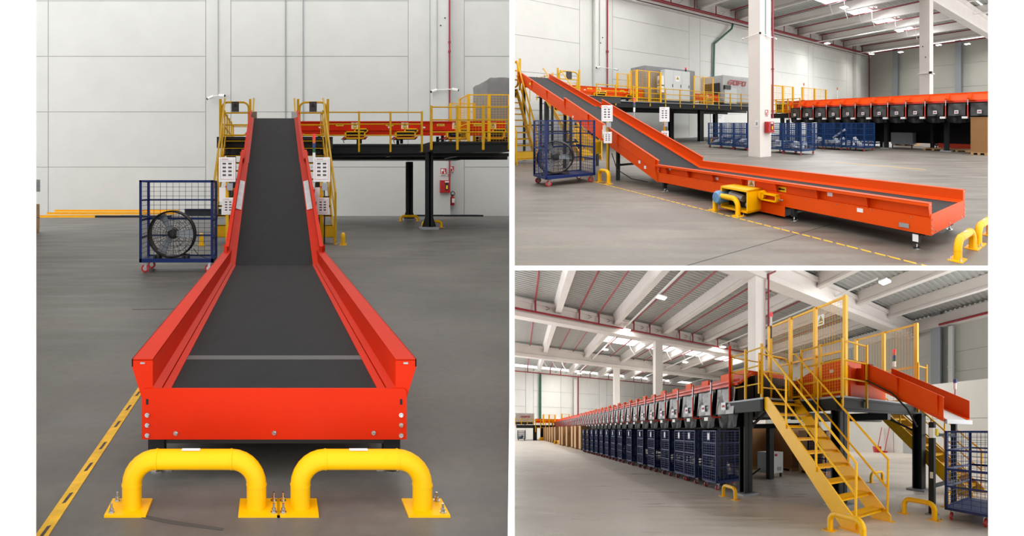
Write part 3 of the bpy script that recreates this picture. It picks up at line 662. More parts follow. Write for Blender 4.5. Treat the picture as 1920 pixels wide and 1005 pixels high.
def covered_machine(st, pos, wa, wb, H, label, m='tarp', chamfer=.0, skirt=.5):
    t = T('covered_machine', label, 'machine', st, pos)
    n = 10; mb = MB(); rnd = random.Random(int(wa*100))
    # draped cover with pleats: rings from the hem up to the top
    rings = []
    for z, ins in ((skirt, 0), (H*.55, .02), (H-.35, .03), (H-.04, .035), (H, .08)):
        ring = []
        per = [(x/n*wa, 0) for x in range(n)]+[(wa, y/n*wb) for y in range(n)]+[(wa-x/n*wa, wb) for x in range(n)]+[(0, wb-y/n*wb) for y in range(n)]
        for x, y in per:
            cx, cy = wa/2, wb/2; k = 1-ins/max(wa, wb)*1.2
            ring.append(V(cx+(x-cx)*k+rnd.uniform(-.015, .015), cy+(y-cy)*k+rnd.uniform(-.015, .015), z+rnd.uniform(-.012, .012)-(chamfer if (z > H*.9 and x < .01*wa) else 0)))
        rings.append(ring)
    N = len(rings[0]); vs = [p for r in rings for p in r]
    fs = [(i*N+k, i*N+(k+1) % N, (i+1)*N+(k+1) % N, (i+1)*N+k) for i in range(len(rings)-1) for k in range(N)]+[tuple((len(rings)-1)*N+k for k in range(N))]
    t.part('cover_sheet', MB().add(vs, fs), m, smooth=True)
    t.part('machine_body', MB().box(.06, .06, .1, wa-.06, wb-.06, skirt+.3), 'steel_black')
    for x in (.15, wa/2, wa-.15): t.part('foot', MB().box(x-.06, .1, 0, x+.06, .2, .1), 'steel_dark')
    return t
covered_machine(SL, (10.0, 30.0, HD), 1.1, 2.2, 3.3, 'machine under a grey sheet at the right end of the mezzanine, left panel', chamfer=.1)
fence(SL, (8.5, 28.0), (10.3, 28.0), HD, 5.85, 2, 'tall yellow mesh fence before the covered machine, left panel', mid=.42, post=.11, cell=.12)
fence(SL, (8.5, 28.05), (8.5, 29.3), HD, 5.85, 1, 'narrow yellow mesh fence returning to the covered machine, left panel', mid=.42, post=.09, cell=.12)
fence(SL, (8.6, 31.2), (9.75, 31.2), HD, 5.9, 1, 'small yellow mesh fence left of the covered machine, left panel', mid=None, post=.1, cell=.12)
# stored beams and boxes along the wall
for i, (a0, a1, b, h, m, lb) in enumerate(((-14.6, -9.4, 39.4, 0, 'yellow', 'short yellow steel beam lowest on the floor by the left wall'), (-14.3, -6.2, 40.2, .11, 'yellow', 'long yellow steel beam in the middle of the pile by the left wall'), (-13.9, -6.0, 40.5, .22, 'yellow', 'long yellow steel beam topmost of the pile by the left wall'))):
    solo('steel_beam', MB().box(a0, b, h*1.4, a1, b+.1, h*1.4+.14).box(a0, b-.06, h*1.4, a1, b+.16, h*1.4+.025).box(a0, b-.06, h*1.4+.115, a1, b+.16, h*1.4+.14), m, SL, lb, 'beam', 'stored yellow beams')
solo('steel_beam', MB().box(-11, 39.3, 0, -6.3, 39.45, .13), 'steel_dark', SL, 'grey steel beam lying before the yellow beams, left panel', 'beam')
solo('steel_beam', MB().box(-5.4, 38.6, .12, -3.2, 38.8, .55).box(-5.4, 38.5, .5, -3.2, 38.9, .55), 'steel_dark', SL, 'dark grey channel beam seen behind the drum fan', 'beam')
for a0, a1, b in ((8.9, 13.2, 41.3), (10.9, 13.4, 41.0)): solo('steel_strip', MB().box(a0, b, 0, min(a1, .3717*b-.2), b+.2, .1), 'steel_dark', SL, 'dark strip lying at the wall foot right of the mezzanine leg, %s' % ('longer one' if a0 < 9 else 'shorter one'), 'strip')
solo('timber_pallet', MB().box(-10.1, 24, .0, -9.18, 25, .03).box(-10.1, 24, .09, -9.18, 25, .13).box(-10.1, 24, .03, -9.9, 25, .09).box(-9.38, 24, .03, -9.18, 25, .09), 'pallet', SL, 'wooden pallet under the cartons at the left edge of the left panel', 'pallet')
for a0, a1, z0, z1, lb, m in ((-10.08, -9.14, .13, 1.1, 'brown carton on the pallet at the left edge of the left panel', 'card'), (-10.08, -9.35, 1.1, 1.58, 'narrow brown carton in the middle of the stack at the left edge', 'card'), (-10.08, -9.12, 1.58, 2.05, 'wrapped bundle topmost of the stack at the left edge', 'parcel_grey')):
    t = T('carton', lb, 'box', SL, ((a0+a1)/2, 24.5, z0)); w2 = (a1-a0)/2
    bb = t.part('carton_body', MB().box(-w2, -.45, 0, w2, .45, z1-z0), m); t.part('packing_tape', MB().box(-.04, -.455, .02, .04, .455, z1-z0+.003), 'card_dark' if m == 'card' else 'black', bb)
    t.part('strap', MB().box(-w2-.005, -.458, (z1-z0)*.45, w2+.005, .458, (z1-z0)*.47), 'black', bb)
# ================================================================ UPPER RIGHT HALL
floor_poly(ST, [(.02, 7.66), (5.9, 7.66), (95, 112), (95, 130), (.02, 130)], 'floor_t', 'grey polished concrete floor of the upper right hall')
wt = wall_panels('wall_back', ST, 'b', 37.0, -1, [8.95, 14.4, 15.6, 16.85, 17.6, 26.9, 28.5, 37.6, 39.2, 50.0, 51.3, 61.5, 63.4, 69.3], [2.8, 6.05, 9.12, 12.27], 0, 14.15, label='white precast panel wall behind the mezzanine, upper right hall')
child('pilaster', MB().box(15.65, 36.4, 0, 16.75, 37, 16), 'wall', ST, wt)
child('pilaster', MB().box(63.6, 36.2, 0, 65.2, 37, 16), 'wall', ST, wt)
child('wall_girder', MB().box(10, 36.35, 14.15, 69.3, 37.2, 15.0).box(10, 36.7, 15, 69.3, 37.2, 16.2), 'precast', ST, wt)
wr = wall_panels('wall_right', ST, 'a', 69.3, -1, [6, 20.8, 31.2, 37.2], [3.8, 7.6, 11.4], 0, 15.2, m='wall_grey', label='grey cladding wall at the far right, upper right hall')
for b in (31.3, 20.7): child('steel_column', MB().box(68.7, b-.45, 0, 69.25, b+.45, 15.2), 'steel_dark' if 0 else 'grey_box', ST, wr)
# roof: girder, joists, corrugated deck, skylights
def corrugated(st, a0, a1, b0, b1, h, pitch=.42, dep=.09):
    mb = MB(); vs = []; fs = []; n = int((b1-b0)/pitch)
    prof = [(0, 0), (.3, 0), (.42, -dep), (.88, -dep), (1.0, 0)]
    for i in range(n):
        for k, (t_, d) in enumerate(prof[:-1]): vs += [V(a0, b0+(i+t_)*pitch, h+d), V(a1, b0+(i+t_)*pitch, h+d)]
    vs += [V(a0, b0+n*pitch, h), V(a1, b0+n*pitch, h)]
    for i in range(len(vs)//2-1): fs.append((2*i, 2*i+1, 2*i+3, 2*i+2))
    return mb.add(vs, fs)
def joist(mb, a, b0, b1, h0, h1, w_=.24):
    p = [(a-w_*.75, 0, h0), (a+w_*.75, 0, h0), (a+w_*.75, 0, h0+.18), (a+w_*.5, 0, h0+.3), (a+w_*1.1, 0, h1), (a-w_*1.1, 0, h1), (a-w_*.5, 0, h0+.3), (a-w_*.75, 0, h0+.18)]
    return mb.prism([(x, b0, z) for x, _, z in p], (0, b1-b0, 0))
rt = struct('ceiling', corrugated(ST, 22, 69.3, 13.6, 36.9, 16.2), 'deck_steel', ST, 'grey corrugated steel roof deck of the upper right hall')
struct('ceiling', corrugated(ST, 34, 69.3, 4.5, 13.6, 16.2), 'deck_steel', ST, 'nearer corrugated steel roof deck of the upper right hall')
for a in (28.0, 34.4, 40.9, 47.3, 53.7, 60.1, 66.9):
    struct('roof_joist', joist(MB(), a, 13.0, 36.6, 15.05, 16.1), 'precast', ST, 'white precast roof joist, upper right hall')
    if a > 40: struct('roof_joist', joist(MB(), a, 4.6, 13.0, 15.05, 16.1), 'precast', ST, 'nearer white precast roof joist, upper right hall')
struct('roof_girder', MB().box(17, 13.2, 12.9, 69, 14.1, 13.3).box(17, 13.35, 13.3, 69, 13.95, 14.6).box(17, 13.15, 14.6, 69, 14.15, 15.05), 'precast', ST, 'white precast roof girder above the columns, upper right hall')
for i, a in enumerate((37.6, 44.1, 50.5, 56.9)):
    t = T('skylight', 'bright rooflight between joists, %s from the left, upper right hall' % ('first', 'second', 'third', 'fourth')[i], 'skylight', ST, (a, 25.3, 16.0))
    t.part('skylight_pane', MB().box(-2.3, -1.25, 0, 2.3, 1.25, .05), 'sky_glow'); area_light('skylight_light', ST.P(a, 25.3, 15.9), 4.5, 3.5, 1800, (.95, .98, 1))
    for k in range(4): t.part('glazing_bar', MB().box(-2.3+k*1.53-.03, -1.25, -.06, -2.3+k*1.53+.03, 1.25, 0), 'zinc')
# red sprinkler main with drops, branch pipes
t = T('sprinkler_main', 'thick dark red sprinkler main along the wall head, upper right hall', 'pipe', ST, (10, 36.15, 14.6))
t.part('main_pipe', MB().tube([(10, 0, .15), (59, 0, .15)], .17, 8), 'pipe_red', smooth=True)
for i in range(15): t.part('drop_pipe', MB().tube([(13.9+i*3.2, 0, .15), (13.9+i*3.2, 0, 1.25)], .07, 6), 'pipe_red', smooth=True)
for i in range(14): t.part('pipe_bracket', MB().tube([(15+i*3.2, .2, .9), (15.5+i*3.2, .1, .9), (15.1+i*3.2, .2, .5)], .03, 4), 'zinc')
for i, a in enumerate((31.2, 37.6, 44.1, 50.5, 56.9, 63.4)):
    solo('sprinkler_branch', MB().tube([(a+1.4, 36.1, 15.75), (a+1.4, 13.8, 15.75)], .075, 6), 'pipe_red', ST, 'red sprinkler branch between roof joists, %s from the left, upper right hall' % ('first', 'second', 'third', 'fourth', 'fifth', 'sixth')[i], 'pipe', smooth=True)
solo('sprinkler_branch', MB().tube([(68.4, 36.2, 1.0), (68.4, 36.2, 14.9), (68.6, 33, 15.0), (68.8, 10, 15.0)], .12, 8), 'pipe_red', ST, 'red pipe down the far corner and along the head of the grey wall', 'pipe', smooth=True)
solo('cable_conduit', MB().tube([(12, 36.2, 14.25), (68, 36.2, 14.25)], .05, 5), 'steel_dark', ST, 'thin dark cable run under the red sprinkler main, upper right hall', 'conduit')
solo('downpipe', MB().tube([(33.2, 36.3, 14.2), (33.0, 36.3, 13.6), (30.5, 36.7, 11.4), (30.3, 36.75, 3.4)], .13, 8), 'green', ST, 'dark green downpipe with a bend on the back wall, upper right hall', 'pipe', smooth=True)
for a, lb in ((50.0, 'nearer'), (63.2, 'farther')):
    solo('cable_tray', MB().box(a-.08, 9, 14.2, a+.08, 36, 14.3), 'white', ST, 'thin white lighting tray under the roof joists, %s one, upper right hall' % lb, 'cable tray')
for i, (a, b, lb) in enumerate(((50, 33.4, 'hanging from the nearer tray by the wall'), (50, 22.1, 'hanging from the nearer tray in mid roof'), (63.2, 33.0, 'hanging from the farther tray by the corner'), (63.2, 21.8, 'hanging from the farther tray right of the column'), (65, 28.6, 'before the grey wall left of the column'), (65.5, 18.4, 'before the grey wall at the right edge'), (35.6, 21.7, 'at the top edge of the upper right panel'))):
    t = T('high_bay_lamp', 'small bright high-bay lamp '+lb, 'lamp', ST, (a, b, 13.75)); t.part('lamp_body', MB().box(-.35, -.35, .05, .35, .35, .16), 'white'); t.part('lamp_lens', MB().box(-.33, -.33, 0, .33, .33, .05), 'lamp_glow'); t.part('lamp_hanger', MB().bar((0, 0, .16), (0, 0, .5), .03), 'zinc'); area_light('lamp_light', ST.P(a, b, 13.7), .7, .7, 220, (1, .96, .9))
for i in range(8):
    a = 36.5+i*2.9; o = V(a, 24.2-.2*i, 0)
    solo('hanging_cable', MB().tube([o+V(0, 0, 15.9), o+V(.15, .05, 15.2), o+V(.5, .1, 14.6), o+V(1.1, .2, 14.0)], .045, 5), 'white', ST, '%s white curved cable from the left below the rooflights, upper right hall' % ('first second third fourth fifth sixth seventh eighth'.split()[i]), 'cable', 'curved cables below the rooflights', smooth=True)
# columns
def column(st, a, b, w_, d, H, label, notch=True):
    t = T('column', label, 'column', st, (a, b, 0)); t.part('column_shaft', MB().box(0, 0, 0, w_, d, H), 'precast'); return t
t = column(ST, 14.03, 13.33, .82, .82, 13.0, 'wide white concrete column with hose cabinet, upper right hall')
t.part('conduit', MB().tube([(.4, -.03, 6.1), (.4, -.03, 13)], .025, 6), 'zinc')
t = column(ST, 36.0, 13.2, .9, .9, 13.0, 'white concrete column standing behind the sorter, upper right hall')
cb = t.part('camera_ring', MB().box(-.12, -.12, 6.15, 1.0, .0, 6.22).box(-.12, -.12, 6.15, 0, 1.0, 6.22), 'white'); t.part('camera_body', MB().box(-.3, -.3, 6.1, -.1, -.05, 6.3), 'black', cb)
for h in (7.6, 8.6): t.part('anchor_hole', MB().box(-.01, .3+(h-7.6)*.25, h, 0, .4+(h-7.6)*.25, h+.1), 'black')
t = T('sprinkler_riser', 'dark red sprinkler riser on the right side of the wide column', 'pipe', ST, (14.93, 13.28, 1.95)); t.part('riser_pipe', MB().tube([(0, 0, 0), (0, 0, 11)], .05, 8), 'pipe_red', smooth=True)
for z in (.35, 2.5): t.part('pipe_coupling', MB().lathe((0, 0, z), (0,0,1), [(.075,0),(.075,.07)], 8), 'pipe_red')
t = T('sprinkler_riser', 'thin red riser on the pilaster of the back wall, upper right hall', 'pipe', ST, (16.8, 36.32, 3.0)); t.part('riser_pipe', MB().tube([(0, 0, 0), (0, 0, 12)], .075, 6), 'pipe_red', smooth=True); t.part('pipe_coupling', MB().lathe((0, 0, 5.5), (0,0,1), [(.13,0),(.13,.2)], 8), 'pipe_red')
solo('wall_conduit', MB().tube([(16.05, 36.35, 6.9), (16.05, 36.35, 15)], .03, 5), 'zinc', ST, 'thin conduit on the pilaster left of the red riser, upper right hall', 'conduit')
for i, (a, h) in enumerate(((16.35, 9.9), (16.15, 9.35))): solo('anchor_hole', MB().lathe((a, 36.39, h), (0,-1,0), [(.06,0),(.06,.015)], 8), 'black', ST, ('upper' if not i else 'lower')+' dark anchor hole on the back pilaster, upper right hall', 'hole')
cctv(ST, ((16.05, 36.2, 7.0), (17.3, 36.2, 7.0)), 'white camera bar on the back pilaster, upper right hall')
t = T('security_camera', 'white camera bracket around the wide column', 'camera', ST, (14.03, 13.33, 6.1))
t.part('mount_bar', MB().tube([(-.08, .95, .0), (-.08, -.08, .08), (.9, -.08, 0)], .022, 6), 'white'); t.part('camera_body', MB().lathe((-.12, -.12, .06), (-.5,-.5,-.1), [(.06,0),(.06,.06)], 10), 'black')
for p, d in (((-.1, 1.05, -.02), (0, .12, -.03)), ((1.0, -.1, -.02), (.12, 0, -.03)), ((.55, -.1, -.05), (0, -.1, -.02))): t.part('camera_body', MB().tube([V(*p), V(*p)+V(*d)], .05, 8), 'white')
hose_box(ST, (14.57, 13.31, 1.5), .44, .56, (0,-1,0), (1,0,0), 'red fire hose cabinet on the wide column, upper right hall')
fire_sign(ST, (14.5, 13.32, 2.22), .24, .34, (0,-1,0), (1,0,0), 'red fire hose sign on the wide column, upper right hall')
t = T('paper_notice', 'small white paper notice on the left face of the wide column', 'notice', ST, (14.02, 13.55, 1.5)); nt_ = t.part('sheet', MB().box(-.004, -.12, 0, 0, .12, .36), 'paper'); t.part('text_print', MB().box(-.006, -.06, .1, -.004, .06, .26), 'print_grey', nt_)

# ---------------------------------------------------------------- conveyor
tc = flat_conveyor(ST, (6.06, 1.95, 0), 6.75, 'long orange belt conveyor across the front, upper right panel', (.2, 2.35, 4.2, 6.5), tuple(i*.9 for i in range(8)))
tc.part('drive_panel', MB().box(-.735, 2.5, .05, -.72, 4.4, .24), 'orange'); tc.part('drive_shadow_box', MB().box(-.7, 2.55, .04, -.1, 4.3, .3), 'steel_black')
def fr_box(b0, b1, h0, h1, a0, a1, wd):  # frame opening towards -a
    return MB().box(a0, b0, h0, a1, b1, h0+wd).box(a0, b0, h1-wd, a1, b1, h1).box(a0, b0, h0, a1, b0+wd, h1).box(a0, b1-wd, h0, a1, b1, h1)
g = tc.part('motor_guard', fr_box(3.08, 3.84, .07, .49, -1.09, -.72, .035), 'yellow')
tc.part('guard_inside', MB().box(-.9, 3.12, .1, -.74, 3.8, .46), 'black', g); tc.part('motor', MB().lathe((-1.2, 3.86, .27), (1,0,0), [(.1,0),(.13,.04),(.13,.36)], 14), 'motor_blue', g, smooth=True)
tc.part('gear_part', MB().tube([(-.98, 3.3, .3), (-.98, 3.66, .34)], .07, 8).tube([(-1.0, 3.2, .2), (-.9, 3.2, .2)], .04, 10), 'grey_box', g)
g = tc.part('small_guard', fr_box(2.62, 3.0, .30, .43, -.84, -.72, .022), 'yellow'); tc.part('guard_inside', MB().box(-.76, 2.64, .32, -.73, 2.98, .41), 'orange_dull', g); tc.part('guard_knob', MB().lathe((-.84, 3.0, .39), (1,0,0), [(.08,0),(.08,.1)], 12), 'yellow', g); tc.part('tension_rod', MB().tube([(-.78, 2.62, .35), (-.78, 2.5, .35)], .012, 6), 'zinc', g)
warn_parts(tc, (-.676, 3.4, .525), (0,-1,0), .19, .15, (-1,0,0))
ar = tc.part('arrow_label', MB().box(-.674, 2.52, .475, -.67, 2.74, .565), 'sign_yellow'); tc.part('arrow_print', MB().prism([(-.677, 2.71, .52), (-.677, 2.66, .55), (-.677, 2.66, .532), (-.677, 2.55, .532), (-.677, 2.55, .508), (-.677, 2.66, .508), (-.677, 2.66, .49)], (.001, 0, 0)), 'black', ar)
for b, h in ((1.55, .53), (6.2, .55), (4.4, .5), (.98, .37)): tc.part('white_sticker', MB().box(-.722 if h < .45 else -.671, b, h, -.7185 if h < .45 else -.668, b+.1, h+.06), 'paper')
tc.part('hinge_plate', MB().box(-.73, .28, .27, -.718, .42, .33), 'zinc'); tc.part('leg_sticker', MB().box(-.707, .16, .1, -.705, .24, .2), 'paper')
ti = incline_conveyor(ST, (6.06, 8.65, 0), [(0, .47), (6.45, 2.36), (12.5, 3.98)], 'inclined orange conveyor climbing left to the stairs, upper right panel', ((2.4, .95), (6.7, 2.15), (9.5, 2.9), (11.9, 3.5)), hgt=.22, low=.27)
warn_parts(ti, (-.73, 3.15, 1.36), (0,-1,-.28), .2, .26, (-1,0,0))
ti.part('arrow_label', MB().box(-.70, 10.6, 3.43, -.695, 10.85, 3.53), 'sign_yellow')
for b, h in ((.9, .62), (.6, .5), (5.6, 1.9)): ti.part('white_sticker', MB().box(-.724, b, h, -.719, b+.1, h+.08), 'paper')
g = ti.part('drive_box', MB().prism([(-.95, 3.4, .75), (-.95, 4.9, 1.2), (-.95, 4.9, 1.55), (-.95, 3.4, 1.12)], (.25, 0, 0)), 'yellow_dull')
ti.part('cable', MB().tube([(-.72, 2.6, .8), (-.75, 2.2, .35), (-.6, 1.6, .12), (-.5, .9, .1)], .014, 6), 'black', smooth=True)
bollard(ST, (5.62, 1.6, 0), .62, .30, .05, 0, 'yellow barrier hoop before the conveyor end, nearer one, upper right panel', 'barrier hoops at the conveyor end')
bollard(ST, (6.5, 1.6, 0), .62, .30, .05, 0, 'yellow barrier hoop before the conveyor end, farther one, upper right panel', 'barrier hoops at the conveyor end')
bollard(ST, (4.93, 5.58, 0), .66, .36, .05, 90, 'yellow barrier hoop beside the yellow motor guard, upper right panel')
bollard(ST, (4.92, 10.85, 0), .58, .40, .052, 90, 'yellow barrier hoop at the foot of the notice post, upper right panel')
t = T('floor_tape', 'broken yellow floor tape running along the conveyor, upper right panel', 'tape', ST, (4.8, 1.7, 0))
for k in range(48):
    b = k*.2; t.part('tape_piece', MB().prism([(-.02, b, .001), (.025, b+.03, .001), (.025, b+.17+.02*(k % 3), .001), (-.02, b+.14+.02*(k % 2), .001)], (0, 0, .002)), 'tape')
solo('floor_tape', MB().box(14.6, 5.5, 0, 14.68, 9.5, .003), 'tape', ST, 'faint yellow floor tape on the open floor before the sorter, upper right panel', 'tape')
solo('floor_joint', MB().prism([(2.0, 3.9, .001), (2.0, 3.915, .001), (8.5, 3.515, .001), (8.5, 3.5, .001)], (0, 0, .002)), 'scuff', ST, 'dark expansion joint crossing the floor under the conveyor, upper right panel', 'floor joint')
cart(ST, (4.15, 11.74, 0), 1.34, 1.06, 'navy wire cage cart holding a drum fan, upper right panel', closed='klr', wire=.009)
drum_fan(ST, (3.95, 11.85, .22), .46, 'black drum fan standing in the navy cart of the upper right panel', yaw=-25)
n45, u45 = (-.707, -.707, 0), (.707, -.707, 0)
notice_post(ST, (5.05, 10.9, 0), 'yellow notice post with two printed sheets beside the navy cart, upper right panel', n45, u45)
t = notice_post(ST, (6.97, 10.9, 0), 'yellow notice post with two printed sheets behind the incline, upper right panel', n45, u45, back=False)
t = T('signal_tower', 'thin signal tower with red, amber, blue and green lamps behind the incline', 'signal light', ST, (7.0, 12.96, 1.5)); stack_light(t, (0, 0, 0), .035, base=.62)
HT = 3.35
stairs(ST, 4.5, 5.3, 18.1, 21.2, HT, 12, 'yellow steel stair at the left edge of the upper right panel', mat_='yellow_dull', rail=1.3, newel=1.2, r=.035)
stairs(ST, 7.1, 8.0, 17.9, 23.2, HT, 12, 'yellow steel stair half hidden behind the incline, upper right panel', mat_='yellow_dull', rail=1.3, newel=1.3, r=.035)
for a, lb, b in ((4.85, 'stair at the left edge', 21.3), (8.5, 'stair behind the incline', 23.4)):
    t = T('safety_gate', 'rounded yellow gate at the head of the %s, upper right panel' % lb, 'gate', ST, (a, b, HT)); w2, h2, R = .52, 1.35, .24
    pts = [V(-w2+R, 0, .06)]+arc((-w2+R, 0, .06+R), R, 270, 180, 5)+arc((-w2+R, 0, h2-R), R, 180, 90, 5)+arc((w2-R, 0, h2-R), R, 90, 0, 5)+arc((w2-R, 0, .06+R), R, 0, -90, 5)
    t.part('gate_frame', MB().tube(pts, .042, 8, closed=True), 'yellow_dull', smooth=True)
    for z in (.45, .9): t.part('gate_bar', MB().tube([(-w2, 0, z), (w2, 0, z)], .034, 6), 'yellow_dull')
    for k in (-1, 1): t.part('gate_post', MB().box(k*(w2+.08)-.04, -.04, -.05, k*(w2+.08)+.04, .04, 1.5), 'yellow_dull')
    t.part('warning_plate', MB().box(-.16, -.05, .92, .16, -.035, 1.35), 'print_dark')
t = T('stair_platform', 'dark steel platform at the stair heads, upper right panel', 'platform', ST, (7, 22, 0))
t.part('deck_plate', MB().box(-3.0, -.7, HT-.05, -1.7, 5, HT).box(.8, 1.2, HT-.05, 5.5, 5, HT), 'steel_dark'); t.part('edge_beam', MB().box(-3.0, -.7, HT-.4, -1.7, -.58, HT-.05).box(.8, 1.2, HT-.4, 4.6, 1.32, HT-.05), 'steel_black')
for a, b in ((-1.8, .1), (-2.8, .1), (.5, 2), (2.2, 2), (-1.9, 4.4)): t.part('leg', MB().box(a-.1, b-.1, 0, a+.1, b+.1, HT-.4), 'steel_dark')
railing(ST, [(7.6, 23.3), (7.6, 27.5), (10.5, 27.5)], HT, 'yellow railing behind the incline head, upper right panel', H=1.2, levels=(1.1, .6), spacing=1.4)
# mezzanine
t = T('mezzanine', 'dark steel mezzanine deck on posts along the back wall, upper right panel', 'mezzanine', ST, (13, 27, 0))
t.part('deck_plate', MB().box(-2.5, 0, HT-.06, 15.5, 8.5, HT), 'grey_box'); t.part('edge_beam', MB().box(-2.5, 0, HT-.46, 15.5, .12, HT-.05).box(-2.5, -.06, HT-.1, 15.5, .18, HT-.05).box(-2.5, -.06, HT-.48, 15.5, .18, HT-.44), 'steel_dark')
t.part('under_beam', MB().box(-2.5, 2, HT-.62, 15.5, 2.2, HT-.4).box(-2.5, 5, HT-.7, 15.5, 5.2, HT-.4), 'steel_black')
for a, b in ((.5, .4), (.5, 5.2), (8.2, .4), (8.3, 5.2), (14.4, .4), (13.9, 5.2)):
    lg = t.part('leg', MB().box(a-.2, b-.2, .06, a+.2, b-.15, HT-.4).box(a-.2, b+.15, .06, a+.2, b+.2, HT-.4).box(a-.05, b-.2, .06, a+.05, b+.2, HT-.4), 'steel_dark'); t.part('foot_plate', MB().box(a-.35, b-.35, 0, a+.35, b+.35, .07), 'grey_box', lg)
railing(ST, [(11.7, 27.0), (28.6, 27.0)], HT, 'long yellow railing along the mezzanine edge, upper right panel', H=1.15, levels=(1.1, .68, .28), spacing=1.36, drop=.35, r=.035, post=.08)
bollard(ST, (22.2, 26.6, 0), .9, .42, .07, 0, 'yellow barrier hoop by the mezzanine leg, upper right panel', bolts=False)
deck_conveyor(ST, (9.2, 29.2, HT+.1), 7.4, 'orange feed conveyor on the mezzanine left of the sheeted machine, upper right panel', (3.6, 6.2), legs=4)
deck_conveyor(ST, (20.6, 29.4, HT+.1), 4.4, 'short orange feed conveyor between cabinet and branded machine, upper right panel', (2.9,), legs=3)
covered_machine(ST, (16.6, 29.0, HT), 5.2, 2.4, 3.15, 'machine under a dark grey sheet behind the control cabinet, upper right panel')
t = T('control_cabinet', 'tall light grey control cabinet with warning triangle on the mezzanine', 'cabinet', ST, (17.55, 28.0, HT))
t.part('plinth', MB().box(.05, .05, 0, 2.85, .6, .25), 'steel_black')
for k in range(3):
    d = t.part('cabinet_door', MB().box(.36+k*.85, -.02, .27, .36+k*.85+.83, .0, 2.83), 'cabinet'); t.part('door_handle', MB().box(.36+k*.85+.72, -.05, 1.4, .36+k*.85+.77, -.02, 1.65), 'steel_dark', d)
t.part('cabinet_body', MB().box(.34, 0, .25, 2.92, .65, 2.85), 'cabinet')
for k, z in enumerate((1.55, .9)): v = t.part('cooling_unit', MB().box(0, .08, z, .34, .6, z+.55 if k else z+.75), 'white'); t.part('vent_grille', MB().box(-.01, .14, z+.08, 0, .54, z+.4), 'grey_box', v)
warn_parts(t, (1.62, -.025, 2.15), (1,0,0), .42, .48, (0,-1,0), caption=False)
m_ = MB()
for k in range(3):
    for r_ in range(2): m_.box(2.25+k*.17, -.03, 1.8+r_*.25, 2.33+k*.17, -.02, 1.88+r_*.25)
t.part('indicator', m_, 'white'); t.part('beacon', MB().lathe((2.7, .3, 2.85), (0,0,1), [(.07,0),(.07,.25)], 8), 'steel_dark'); t.part('beacon_lamp', MB().lathe((2.7, .3, 3.1), (0,0,1), [(.08,0),(.08,.15)], 8), 'lamp_red')
t = covered_machine(ST, (25.2, 29.0, HT), 6.0, 3.6, 3.1, 'machine under a silver sheet printed with a red logo, upper right panel', m='tarp_light')
gofo(t, (.62, -.03, 2.2), (1,0,-.02), (0,0,1), (0,-1,0), .5)
t.part('lower_cabinet', MB().box(.15, -.12, .3, 1.75, .3, 1.85), 'cabinet'); t.part('feed_mouth', MB().box(-.06, .5, .9, .3, 2.8, 2.35), 'black'); t.part('monitor', MB().box(.1, -.2, 1.7, .9, .0, 2.1), 'black')
fence(ST, (15.35, 28.0), (17.5, 28.0), HT, 5.92, 2, 'yellow mesh fence left of the control cabinet, upper right panel', mid=.45, post=.12, cell=.14, wire=.009)
fence(ST, (15.35, 28.1), (15.35, 29.0), HT, 5.92, 1, 'narrow yellow mesh fence end beside the control cabinet, upper right panel', mid=.45, post=.1, cell=.14, wire=.009)
fence(ST, (15.0, 30.6), (15.95, 30.6), HT, 5.85, 1, 'small yellow mesh fence left of the dark grey sheet, upper right panel', mid=None, post=.12, cell=.14, wire=.009)
fence(ST, (20.95, 28.0), (23.1, 28.0), HT, 5.9, 2, 'yellow mesh fence before the silver sheeted machine, upper right panel', mid=.42, post=.1, cell=.16, wire=.009)
fence(ST, (20.9, 29.0), (20.9, 30.6), HT, 5.5, 1, 'small yellow mesh fence right of the control cabinet, upper right panel', mid=None, post=.1, cell=.16, wire=.009)
t = T('wall_notice', 'white printed notice on the wall under the mezzanine, upper right panel', 'notice', ST, (31.2, 36.9, 1.2)); nt_ = t.part('board', MB().box(-1.1, -.02, 0, 1.1, 0, 2.1), 'paper'); t.part('text_print', MB().box(-.9, -.03, 1.35, .8, -.02, 1.42).box(-.9, -.03, 1.1, .6, -.02, 1.17), 'print_grey', nt_); t.part('header_print', MB().box(.2, -.03, 1.8, .8, -.02, 1.88).box(-1.1, -.03, .02, 1.1, -.02, .08), 'print_red', nt_)
solo('wall_strip', MB().box(24.3, 36.5, 0, 27.3, 36.9, .12), 'white', ST, 'white strip lying at the foot of the back wall, upper right panel', 'strip')

